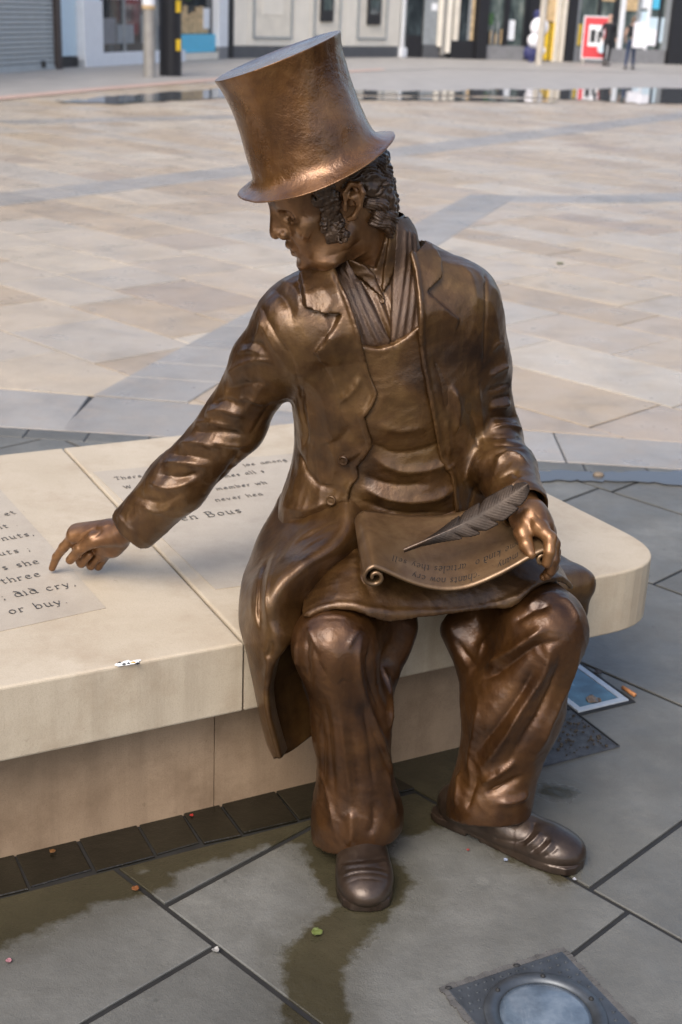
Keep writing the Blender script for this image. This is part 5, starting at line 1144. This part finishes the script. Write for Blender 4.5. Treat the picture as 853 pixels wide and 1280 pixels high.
# 2 blue and white shop with a cyan panel
f2 = Facade(gp(103, 84), gp(283, 73.5)); s2 = thing('shop', 'shop with pale blue pillar, wide window and cyan panel left of the top hat', 'shop', f2.pos(2))
u = lambda px: f2.u(px)
blank_wall(f2, -2.6, u(284), s2, M_GREY2); f2.box('pillar', u(103), u(124), .0, 6.5, -.3, .06, M_PALEB, s2, .01); f2.box('pillar_foot', u(103)-.02, u(126), .15, 1.5, -.3, .09, M_WHITE, s2, .01)
f2.box('side_return', u(103)-2.0, u(103)-.02, .25, 6.5, -.24, -.12, M_PALEB, s2); f2.box('side_foot', u(103)-2.0, u(103)-.02, -.1, .22, -.24, -.1, M_BLACKP, s2)
f2.box('sill', u(103), u(228), .0, .30, -.2, .10, M_WHITE, s2); f2.box('window', u(126), u(227), .30, 4.0, -.2, -.12, M_WIN, s2)
for i, (a, b) in enumerate(((126, 160), (160, 200), (200, 227))): f2.box('window_bar', u(b)-.03, u(b)+.03, .30, 4, -.12, -.06, M_GREYF, s2)
for a, b, z0, z1, m in ((130, 150, .5, 1.1, M_GREY2), (152, 172, .5, .95, M_GREYF), (128, 178, 1.55, 1.66, M_WHITE), (128, 178, 2.1, 2.2, M_WHITE), (182, 198, .5, 1.2, M_GREYF)): f2.box('display_unit', u(a), u(b), z0, z1, -.12, -.09, m, s2)
for i in range(16): f2.box('stock', u(130+3*i), u(131.6+3*i), 1.66, 1.66+RNG.uniform(.15, .38), -.12, -.085, [M_WHITE, M_GREYF, M_BLACKP][i % 3], s2)
zc = f2.uz(250, 43)[1]; f2.box('cyan_panel', u(228), u(270), .22, zc, -.15, -.02, M_CYAN, s2); f2.box('panel_sill', u(226), u(272), .02, .20, -.15, .05, M_CREAM, s2)
f2.box('window', u(228), u(270), zc, 4, -.2, -.12, M_WIN, s2)
for i in range(7): f2.box('display_bag', u(229+5*i), u(233+5*i), zc+.02, zc+RNG.uniform(.5, .75), -.12, -.07, M_WARM, s2, .01)
f2.box('white_disc', u(257), u(264), zc+.15, zc+.7, -.07, -.05, M_WHITE, s2, .02)
bm = bmesh.new()
for i in range(90):
    c = V3(u(240)+RNG.normal()*.35, -.09, zc+.95+abs(RNG.normal())*.4); r_ = .10; q = Matrix.Rotation(RNG.uniform(0, 6), 4, 'Y'); bm_box(bm, V3(-r_, -.01, -r_*.3), V3(r_, .02, r_*.3), f2.M @ Matrix.Translation(c) @ q)
link('window_plant', mesh_bm(bm, 'window_plant'), M_LEAF, s2)['kind'] = 'stuff'
f2.box('white_pillar', u(271), u(282), .35, 6.5, -.2, .08, M_WHITE, s2); f2.box('pillar_foot', u(271), u(282), .0, .345, -.2, .085, M_GREY2, s2); f2.box('fascia', u(126), u(271), 4.0, 6.5, -.25, .0, M_CREAM2, s2)
# 3 cream stone bank
f3 = Facade(gp(286, 73), gp(500, 71.5)); s3 = thing('bank_building', 'cream stone building front with framed panels and cash machines behind the hat', 'building', f3.pos(5)); u = lambda px: f3.u(px)
blank_wall(f3, u(283), u(505), s3, M_CREAM2, y1=-.12); f3.box('dark_pier', u(283), u(289), -.1, 7, -.2, .1, M_BLACKP, s3); f3.box('plinth', u(289), u(497), .0, f3.uz(400, 58)[1], -.12, .10, M_PLIN, s3)
z0 = f3.uz(400, 58)[1]; xs_ = [289, 308, 365, 385, 428, 443, 477, 497]
for a, b in zip(xs_[:-1], xs_[1:]): f3.box('stone_block', u(a)+.012, u(b)-.012, z0+.01, 4.2, -.12, .06, M_CREAM, s3, .012)
for a, b, yb in ((315, 360, 46), (390, 420, 44), (444, 478, 47)):
    zb = f3.uz((a+b)/2, yb)[1]
    f3.box('panel', u(a), u(b), zb, 3.8, .05, .075, M_CREAM2, s3)
    for q0, q1, w0, w1 in ((u(a), u(b), zb-.06, zb), (u(a)-.06, u(a), zb-.06, 3.8), (u(b), u(b)+.06, zb-.06, 3.8)): f3.box('panel_frame', q0, q1, w0, w1, .05, .11, M_GREYF, s3)
for a, b, yb in ((396, 411, 27), (454, 470, 31)):
    zb = f3.uz((a+b)/2, yb)[1]; cm = f3.box('cash_machine', u(a), u(b), zb, zb+1.0, .07, .15, M_BLACKP, s3, .015); f3.box('screen', u(a)+.12, u(b)-.12, zb+.35, zb+.8, .15, .155, M_WIN2, cm)
f3.box('poster', u(325), u(350), f3.uz(337, 18)[1], 3.4, .075, .085, M_CREAM, s3)
f3.box('upper_wall', u(289), u(505), 4.2, 8, -.12, .04, M_CREAM2, s3)
def pole(name, label, px, py, dia, h, mat, cat='pole', foot=None, sleeve=None):
    p_ = gp(px, py); t = thing(name, label, cat, p_); bm = bmesh.new(); bm_cyl(bm, p_, p_+V3(0, 0, h), dia/2, dia/2*.9, 20); link('post', mesh_bm(bm, 'post', False), mat, t)
    for q in sleeve or []: bm = bmesh.new(); bm_cyl(bm, p_+V3(0, 0, q[0]), p_+V3(0, 0, q[1]), dia/2*q[3], dia/2*q[3], 20); link(q[4], mesh_bm(bm, q[4]), q[2], t)
    if foot: bm = bmesh.new(); bm_cyl(bm, p_, p_+V3(0, 0, .06), dia*.9, dia*.8, 20); link('base_plate', mesh_bm(bm, 'base_plate'), mat, t)
    return t
f3.box('drain_pipe', u(499), u(504), .35, 7, .0, .12, M_WHITE, s3, .03); f3.box('pipe_shoe', u(495), u(504), .0, .34, .0, .26, M_WHITE, s3, .05)
# 4 black and grey shops
f4 = Facade(gp(505, 72), gp(853, 81)); s4 = thing('shop', 'dark framed shop row with doors and display windows between bank and red board', 'shop', f4.pos(3)); u = lambda px, py=60: f4.u(px, py)
blank_wall(f4, u(505), u(705), s4, M_GREY2)
f4.box('door', u(509), u(528), .0, 3.2, -.2, -.1, M_WIN, s4); f4.box('door_panel', u(509), u(528), .0, .75, -.1, -.06, M_BLACKP, s4); f4.box('grey_panel', u(530), u(547), .45, 3.2, -.2, -.08, M_GREYF, s4); f4.box('panel_foot', u(530), u(550), .0, .44, -.2, -.05, M_PLIN, s4)
f4.box('notice', u(538), u(545), f4.uz(541, 13)[1], f4.uz(541, 4)[1], -.08, -.06, M_WHITE, s4); f4.box('cream_pilaster', u(547), u(551), .4, 5, -.2, .02, M_CREAM, s4); f4.box('cream_pilaster', u(556), u(562), .2, 5, -.2, .05, M_CREAM, s4); f4.box('drain_pipe', u(551), u(555), .1, 5, -.1, .06, M_METAL, s4, .03)
f4.box('stall_riser', u(563), u(594), .0, .62, -.2, -.02, M_BLACKP, s4); f4.box('window', u(563), u(594), .62, 3.2, -.2, -.12, M_WIN, s4); f4.box('window_bar', u(566), u(573), .62, 3.2, -.12, -.06, M_CREAM2, s4)
for a, b in ((585, 588), (588, 592)): f4.box('display_unit', u(a), u(b), .65, 2.6, -.12, -.08, [M_WARM, M_GREYF][a % 2], s4)
f4.box('black_pier', u(594), u(607), .0, 5.5, -.2, .10, M_BLACKP, s4)
f4.box('stall_riser', u(607), u(656), .0, .50, -.2, -.02, M_GREY2, s4); f4.box('window', u(608), u(655), .50, 3.2, -.2, -.12, M_WIN2, s4)
for a in (630, 633, 655): f4.box('window_bar', u(a)-.05, u(a)+.05, .5, 3.2, -.12, -.03, M_BLACKP, s4)
f4.box('stock', u(610), u(616), 1.2, 1.6, -.12, -.08, M_LEAF, s4); f4.box('stock', u(634), u(643), .7, 1.4, -.12, -.08, M_WHITE, s4, .05)
for i in range(9): f4.box('stock', u(609+2.2*i), u(610.4+2.2*i), .55, .8+RNG.uniform(0, .6), -.12, -.09, [M_GREYF, M_BLACKP, M_WARM][i % 3], s4)
f4.box('door_recess', u(660), u(695), .0, 3.2, -.22, -.16, M_BLACKP, s4); f4.box('yellow_display', u(682), u(694), .05, 1.35, -.16, -.05, M_YEL, s4); f4.box('black_bar', u(686.5), u(688), .05, 1.4, -.05, -.03, M_BLACKP, s4); f4.box('warm_display', u(683), u(693), 1.4, 3., -.16, -.1, M_WARM, s4)
f4.box('cream_pilaster', u(692), u(697), .0, 5, -.15, .04, M_CREAM2, s4); f4.box('cream_pilaster', u(699), u(704), .0, 5, -.15, .06, M_CREAM2, s4)
f4.box('fascia', u(505), u(705), 3.2, 6.5, -.25, .02, M_GREY2, s4)
s5 = thing('shop', 'glass fronted corner shop with black pillars behind two walkers at far right', 'shop', f4.pos(u(780))); blank_wall(f4, u(705)+.02, u(1100), s5, M_GREY2)
f4.box('black_pier', u(705), u(716), .0, 6, -.2, .12, M_BLACKP, s5); f4.box('grey_frame', u(716), u(720), .0, 6, -.2, .05, M_GREYF, s5); f4.box('stall_riser', u(720), u(833), .0, .52, -.2, -.02, M_GREY2, s5); f4.box('window', u(720), u(833), .52, 3.6, -.2, -.12, M_WIN2, s5)
for a, w_, m in ((746, .05, M_BLACKP), (767, .08, M_BLACKP), (775, .10, M_WHITE), (795, .08, M_GREYF), (808, .05, M_WHITE), (822, .05, M_BLACKP), (832, .15, M_GREYF)): f4.box('window_bar', u(a)-w_, u(a)+w_, .52, 3.6, -.12, -.03, m, s5)
for a, b, z0_, z1_, m in ((748, 765, 2.2, 3.4, M_WARM), (778, 793, 1.9, 3.5, M_WARM), (797, 807, .7, 1.9, M_PALEB), (810, 830, .8, 1.7, M_PALEB), (798, 806, 2.0, 3.0, M_WHITE), (812, 820, 2., 3.3, M_CYAN), (722, 727, .6, 1.35, M_YEL)): f4.box('display_unit', u(a), u(b), z0_, z1_, -.12, -.085, m, s5)
f4.box('black_pier', u(834), u(858), .0, 6, -.2, .15, M_BLACKP, s5); f4.box('window', u(860), u(1000), .3, 3.6, -.2, -.1, M_WIN, s5); f4.box('fascia', u(705)+.02, u(1100), 3.6, 6.5, -.25, .02, M_BLACKP, s5)
pole('lamp_post', 'slim galvanised pole with white upper sleeve in front of the blue shop window', 187, 97, .26, 4.5, M_METAL, 'pole', None, [(1.45, 3.2, M_WHITE, 1.06, 'sleeve'), (1.38, 1.46, M_WARM, 1.10, 'collar')])
pole('lamp_post', 'slim beige pole in front of the yellow display at right', 673.5, 81.5, .24, 5, plain('beige_pole', (.46, .42, .36), .5), 'pole')
# black traffic pillar with yellow flashes
p_ = gp(213.5, 95); tp = thing('bollard', 'thick black pillar with two yellow flashes beside the grey pole', 'bollard', p_)
bm = bmesh.new(); bm_cyl(bm, p_, p_+V3(0, 0, 4.0), .245, .245, 24); link('post', mesh_bm(bm, 'post'), M_BLACKP, tp)
for z in (.66, 1.45):
    bm = bmesh.new(); q = p_+V3(.19, -.165, z); bm_box(bm, V3(-.05, -.03, -.12), V3(.06, .02, .12), Matrix.Translation(q) @ Matrix.Rotation(.7, 4, 'Z'), .01); link('yellow_flash', mesh_bm(bm, 'yellow_flash'), M_YEL, tp)
# red A-board
c = gp(742, 80.5); ab_ = thing('sign_board', 'red and white pavement sign board standing by the right hand shop window', 'sign', c)
def abox(name, lo, hi, mat, tilt=.12):
    bm = bmesh.new(); bm_box(bm, V3(*lo), V3(*hi), Matrix.Translation(c) @ Matrix.Rotation(-.12, 4, 'Z') @ Matrix.Rotation(-tilt, 4, 'X'), .004); return link(name, mesh_bm(bm, name), mat, ab_)
abox('board', (-.45, -.02, .22), (.42, .02, 1.62), M_RED); abox('frame', (-.49, -.03, .18), (-.45, .03, 1.66), M_WHITE); abox('frame', (.42, -.03, .18), (.46, .03, 1.66), M_WHITE); abox('frame', (-.45, -.03, .18), (.42, .03, .22), M_WHITE); abox('frame', (-.45, -.03, 1.62), (.42, .03, 1.66), M_WHITE)
abox('foot', (-.45, -.25, .0), (-.35, .25, .2), M_METAL, 0); abox('foot', (.32, -.25, .0), (.42, .25, .2), M_METAL, 0)
abox('printed_panel', (-.28, -.035, .62), (.28, -.02, 1.35), M_WHITE); abox('printed_shape', (-.22, -.045, .75), (-.02, -.035, 1.2), M_BLACKP); abox('printed_shape', (.04, -.045, .75), (.16, -.035, 1.15), M_BLACKP)
bm = bmesh.new(); q = Vector(c)+Vector((.22, -.09, .55)); bm_cyl(bm, q, q+Vector((0, -.03, 0)), .15, .15, 20); link('printed_roundel', mesh_bm(bm, 'printed_roundel'), M_PALEB, ab_)
# ------------------------------------------------------------------ two walkers (and a small figure) far across the square
def skin_mesh(name, nodes, links, mat, parent, lev=1):
    me = bpy.data.meshes.new(name); me.from_pydata([n_[0] for n_ in nodes], links, []); o = bpy.data.objects.new(name, me)
    COL.objects.link(o); md = o.modifiers.new('skin', 'SKIN'); md.use_smooth_shade = True; ly = me.skin_vertices[0] if me.skin_vertices else None
    if ly is None:
        bm = bmesh.new(); bm.from_mesh(me); bm.verts.layers.skin.verify(); bm.to_mesh(me); bm.free(); ly = me.skin_vertices[0]
    for i, n_ in enumerate(nodes): ly.data[i].radius = (n_[1], n_[1] if len(n_) < 3 else n_[2]); ly.data[i].use_root = (i == 0)
    sb = o.modifiers.new('sub', 'SUBSURF'); sb.levels = sb.render_levels = lev
    dg = bpy.context.evaluated_depsgraph_get(); ev = o.evaluated_get(dg); m2 = bpy.data.meshes.new_from_object(ev); bpy.data.objects.remove(o); m2.name = name
    m2.materials.clear(); return link(name, m2, mat, parent, False)
def person(label, loc, rz, H_, cloth, leg, hair, armpose, stride=.16, build=1., hair_long=False, top='jacket'):
    t = thing('person', label, 'person', loc, rz); k = H_/1.75
    def v(x, y, z): return (x*k*build, y*k, z*k)
    # skin: head, neck, trunk core, arms, hands
    N = [(v(0, 0, 1.0), .10*k, .08*k), (v(0, 0, 1.25), .12*k, .08*k), (v(0, 0, 1.42), .09*k, .07*k), (v(0, .01, 1.50), .055*k), (v(0, .01, 1.58), .075*k, .085*k), (v(0, .005, 1.68), .078*k, .09*k), (v(0, 0, 1.74), .05*k)]
    E = [(0, 1), (1, 2), (2, 3), (3, 4), (4, 5), (5, 6)]
    for s_ in (-1, 1):
        el, ha = armpose[0 if s_ < 0 else 1]; b = len(N)
        N += [(v(s_*.17, 0, 1.40), .058*k), (v(*el), .043*k), (v(*ha), .032*k), (v(ha[0]*1.02, ha[1]-.03, ha[2]-.09), .036*k, .022*k)]; E += [(2, b), (b, b+1), (b+1, b+2), (b+2, b+3)]
    skin_mesh('body', N, E, M_SKINP, t)
    N = [(v(0, 0, 1.02), .155*k, .115*k), (v(0, 0, 1.22), .165*k, .12*k), (v(0, 0, 1.38), .145*k, .10*k), (v(0, .01, 1.455), .065*k)]; E = [(0, 1), (1, 2), (2, 3)]
    for s_ in (-1, 1):
        el, ha = armpose[0 if s_ < 0 else 1]; b = len(N)
        if top == 'jacket': N += [(v(s_*.18, 0, 1.40), .075*k), (v(*el), .06*k), (v(*ha), .048*k)]; E += [(2, b), (b, b+1), (b+1, b+2)]
        else: N += [(v(s_*.17, 0, 1.40), .068*k), (v(s_*.19, 0, 1.33), .06*k)]; E += [(2, b), (b, b+1)]
    if top == 'jacket': N.append((v(0, 0, .88), .165*k, .125*k)); E.append((0, len(N)-1))
    skin_mesh(top, N, E, cloth, t)
    N = [(v(0, 0, 1.0), .145*k, .11*k), (v(0, 0, .90), .15*k, .12*k)]; E = [(0, 1)]
    for s_ in (-1, 1):
        b = len(N); N += [(v(s_*.09, 0, .84), .092*k), (v(s_*.095, s_*stride*.35-.02, .48), .068*k), (v(s_*.10, s_*stride, .10), .052*k)]; E += [(1, b), (b, b+1), (b+1, b+2)]
    skin_mesh('trousers', N, E, leg, t)
    for s_ in (-1, 1):
        bm = bmesh.new(); bm_box(bm, V3(s_*.10*build-.045, s_*stride-.17, .0)*k, V3(s_*.10*build+.045, s_*stride+.08, .085)*k, None, .02); link('shoe', mesh_bm(bm, 'shoe', True), M_BLACKP, t, False)
    N = [(v(0, .035, 1.62), .075*k), (v(0, .02, 1.715), .074*k)]+([(v(0, .075, 1.50), .05*k)] if hair_long else []); 
    if hair: skin_mesh('hair', N, [(0, 1)]+([(0, 2)] if hair_long else []), hair, t)
    bm = bmesh.new()
    for s_ in (-1, 1): bm_box(bm, V3(s_*.03-.008, -.088, 1.635)*k, V3(s_*.03+.008, -.075, 1.65)*k)
    link('eyes', mesh_bm(bm, 'eyes'), M_BLACKP, t, False); return t
gm = gp(757, 82.5); gw = gp(786, 87)
person('bald man in black jacket and black trousers walking across the far pavement', tuple(gm), .3, 1.74, M_DARKC, M_DARKC, None, (((-.26, .02, 1.14), (-.24, -.10, .92)), ((.26, .02, 1.14), (.23, -.10, .92))), .10, 1.12)
person('woman in black top and blue jeans carrying large white bags at far right', tuple(gw), 2.7, 1.70, M_DARKC, M_JEAN, M_HAIRP, (((-.27, .05, 1.14), (-.30, -.12, .98)), ((.25, .03, 1.13), (.24, -.10, .95))), .13, 1.0, True, 'top')
def bag(px, py, w, h, d, label):
    c = at(px, py, gw[1]-.25); t = thing('carrier_bag', label, 'bag', tuple(c-V3(0, 0, h/2)))
    bm = bmesh.new(); vs_ = bm_box(bm, V3(-w/2, -d/2, -h/2), V3(w/2, d/2, h/2), Matrix.Translation(c) @ Matrix.Rotation(.25, 4, 'Z'), .015); link('bag_body', mesh_bm(bm, 'bag_body'), M_BAG, t)
    bm = bmesh.new(); 
    for s_ in (-.25, .25):
        bm_cyl(bm, c+V3(s_*w, 0, h/2), c+V3(s_*w*.5, 0, h/2+.12), .008, .008, 6)
    link('handle', mesh_bm(bm, 'handle'), M_BAG, t)
bag(800, 44, .42, .80, .16, 'tall white carrier bag hanging from the arm of the walking woman'); bag(814, 47, .32, .50, .14, 'smaller white carrier bag held out beyond the tall one')
# small figure by the doorway
gk = gp(664, 78); kid = thing('balloon_stand', 'navy and white display of round shapes standing in the shop doorway by the beige pole', 'display', tuple(gk))
for z, r_, m, x in ((.32, .30, M_NAVY, 0), (.75, .26, M_BAG, .05), (1.20, .33, M_BAG, .18), (.42, .15, M_BAG, .32), (1.62, .16, M_NAVY, .1)):
    bm = bmesh.new(); bmesh.ops.create_icosphere(bm, subdivisions=3, radius=r_, matrix=Matrix.Translation(Vector(gk)+Vector((x, -.1 if m is M_BAG else .05, z))) @ Matrix.Diagonal((1, .6, 1, 1))); link('round_panel', mesh_bm(bm, 'round_panel', True), m, kid)
bm = bmesh.new(); bm_cyl(bm, Vector(gk), Vector(gk)+Vector((.05, 0, 1.7)), .10, .06, 10); link('stand', mesh_bm(bm, 'stand'), M_NAVY, kid)
# ------------------------------------------------------------------ plain unseen buildings added on both sides for the bronze to reflect
M_BRICK = plain('brown_brick', (.16, .095, .065), .8, var=.25, sc=8); M_STONEB = plain('dull_render', (.26, .24, .21), .8, var=.1)
def block(name, label, a, b, h, mat):
    f = Facade(a, b); L = np.linalg.norm(np.array(b[:2])-np.array(a[:2])); t = thing(name, label, 'building', tuple(f.pos(L/2)))
    f.box('wall', 0, L, 0, h, -8, 0, mat, t); f.box('cornice', -.1, L+.1, h-.5, h-.1, .001, .35, M_CREAM2, t)
    n = int(L/3.2)
    f.box('shop_sign_band', .2, L-.2, 3.3, 4.0, .002, .25, M_BLACKP, t)
    for i in range(n):
        u0 = (i+.5)*L/n
        f.box('shop_window', u0-1.25, u0+1.25, .5, 3.2, -.05, .03, M_WIN, t)
        z = 4.8
        while z+1.8 < h-.8:
            w = f.box('window', u0-.6, u0+.6, z, z+1.7, -.05, .04, M_WHITE, t); f.box('pane', u0-.53, u0+.53, z+.07, z+1.63, .0, .055, M_WIN, w); z += 3.0
block('unseen_rendered_building', 'dull rendered building added unseen on the left for the bronze to reflect', (-17, -12), (-15, 20), 9.5, M_STONEB)
block('unseen_brick_building', 'long brick building added unseen on the right for the bronze to reflect', (30, 30), (27, -9), 9.5, M_BRICK)
# ------------------------------------------------------------------ litter
def leaf(label, px, size, col, z=0., name='fallen_leaf', curl=.25):
    size *= .62; col = tuple(x*.5 for x in col); c = gp(*px, z); t = plain('litter_'+str(len(MATS)), col, .6, var=.35, sc=40); rz = RNG.uniform(0, 6); G = []
    for i in range(9):
        x = (i/8-.5)*2; w = .48*math.sqrt(max(0, 1-x*x))*(1-.25*x); row = []
        for j in range(5):
            y = (j/4-.5)*2*w; row.append(V3(x*size/2, y*size, .0025+curl*size*(x*x*.5+y*y)+.06*size*math.sin(5*x+j)))
        G.append(row)
    R = np.array([[math.cos(rz), -math.sin(rz), 0], [math.sin(rz), math.cos(rz), 0], [0, 0, 1]]); G = np.array(G) @ R.T+c
    V, F = sheet_mesh(G, .0008, name); V[:, 2] += c[2]+.003-V[:, 2].min()-c[2]+z*0
    o = link(name, mesh_np(name, V, F), t); tag(o, label, 'leaf' if 'leaf' in name else 'litter'); return o
leaf('small orange leaf in the paving joint at the lower left', (170, 1113), .024, (.35, .12, .03))
leaf('curled green leaf on the wet stain below the right shoe', (396, 1168), .034, (.16, .20, .045))
leaf('yellowish green leaf lying far out on the beige paving', (700, 330), .075, (.22, .24, .06))
leaf('brown leaf scrap caught in the black gap beside the light box', (748, 842), .035, (.09, .05, .025))
leaf('tiny brown leaf among the dark setts at left', (66, 1066), .020, (.28, .12, .03))
leaf('small crumpled white paper scrap on a paving joint', (270, 1190), .022, (.62, .60, .56), name='paper_scrap', curl=.6)
leaf('red petal on the dark setts at the foot of the bench', (240, 1021), .013, (.55, .03, .02), name='petal')
leaf('tiny red petal on the paving between the two shoes', (585, 1064), .010, (.6, .08, .07), name='petal')
leaf('pink petal on the wet paving at the left edge', (11, 1203), .018, (.50, .22, .25), name='petal')
leaf('pale blue paper fleck beside the left shoe sole', (632, 1077), .014, (.45, .52, .68), name='paper_scrap', curl=.5)
leaf('white paper fleck at the toe of the left shoe', (718, 1101), .013, (.6, .6, .65), name='paper_scrap', curl=.5)
leaf('torn cardboard scrap on the edge of the light box', (742, 877), .062, (.36, .26, .18), name='cardboard_scrap', curl=.12)
def bm_thing(name, label, cat, bm, mat): return tag(link(name, mesh_bm(bm, name, True), mat), label, cat)
c = gp(786, 868); bm = bmesh.new(); bm_cyl(bm, c+V3(-.012, .022, .008), c+V3(.012, -.018, .008), .0052, .0052, 12)
bm_thing('cigarette_butt', 'orange cigarette butt lying in the gap beside the light box', 'litter', bm, plain('filter_tip', (.48, .20, .07), .7))
c = gp(748, 597); bm = bmesh.new(); bmesh.ops.create_icosphere(bm, subdivisions=2, radius=.018, matrix=Matrix.Translation(Vector(c)+Vector((0, 0, .010))) @ Matrix.Diagonal((1.2, .9, .7, 1))); bm_thing('pebble', 'small brown pebble lying in the shallow water by the bench', 'pebble', bm, plain('pebble', (.16, .12, .08)))
for px, lab in (((561, 1237), 'dark chip at the left corner of the uplight plate'), ((646, 1209), 'dark chip on the mortar above the uplight')):
    c = gp(*px); bm = bmesh.new(); bmesh.ops.create_icosphere(bm, subdivisions=2, radius=.0055, matrix=Matrix.Translation(Vector(c)+Vector((0, 0, .0035))) @ Matrix.Diagonal((1.2, .8, .6, 1))); [setattr(v, 'co', v.co+Vector(RNG.normal(size=3)*.0006)) for v in bm.verts]; bm_thing('stone_chip', lab, 'stone', bm, MATS['black_gap'] if 'dark' in lab else MATS['pale_frame'])
# bird dropping on the bench edge
dr = thing('bird_dropping', 'white bird dropping with dark and yellow specks on the bench edge', 'dropping', tuple(gp(160, 833, BZ)))
def blob(name, px, rx, ry, mat, z, seed):
    c = gp(*px, BZ); bm = bmesh.new(); r_ = np.random.default_rng(seed); n = 18; top = []; 
    for i in range(n):
        a = 2*math.pi*i/n; k = 1+.28*r_.normal(); top.append(c+BD*rx*k*math.cos(a)+BN*ry*k*math.sin(a))
    v = [bm.verts.new((q[0], q[1], BZ+.0006)) for q in top]; h = bm.verts.new((c[0], c[1], BZ+z)); m_ = [bm.verts.new(tuple((np.array(x.co)*.35+np.array([c[0], c[1], BZ+z])*.65))) for x in v]
    for i in range(n): bm.faces.new((v[i], v[(i+1) % n], m_[(i+1) % n], m_[i])); bm.faces.new((m_[i], m_[(i+1) % n], h))
    link(name, mesh_bm(bm, name, True), mat, dr)
M_DROP = plain('dropping_white', (.74, .74, .72), .6); M_OCH = plain('dropping_ochre', (.45, .26, .03), .6)
blob('white_patch', (160, 829), .024, .009, M_DROP, .0022, 1); 
for i, px in enumerate(((150, 829), (155, 831), (161, 830), (172, 830))): blob('dark_speck', px, .0042, .003, M_BLK, .0038, 5+i)
blob('ochre_speck', (166, 829), .006, .003, M_OCH, .0036, 12)
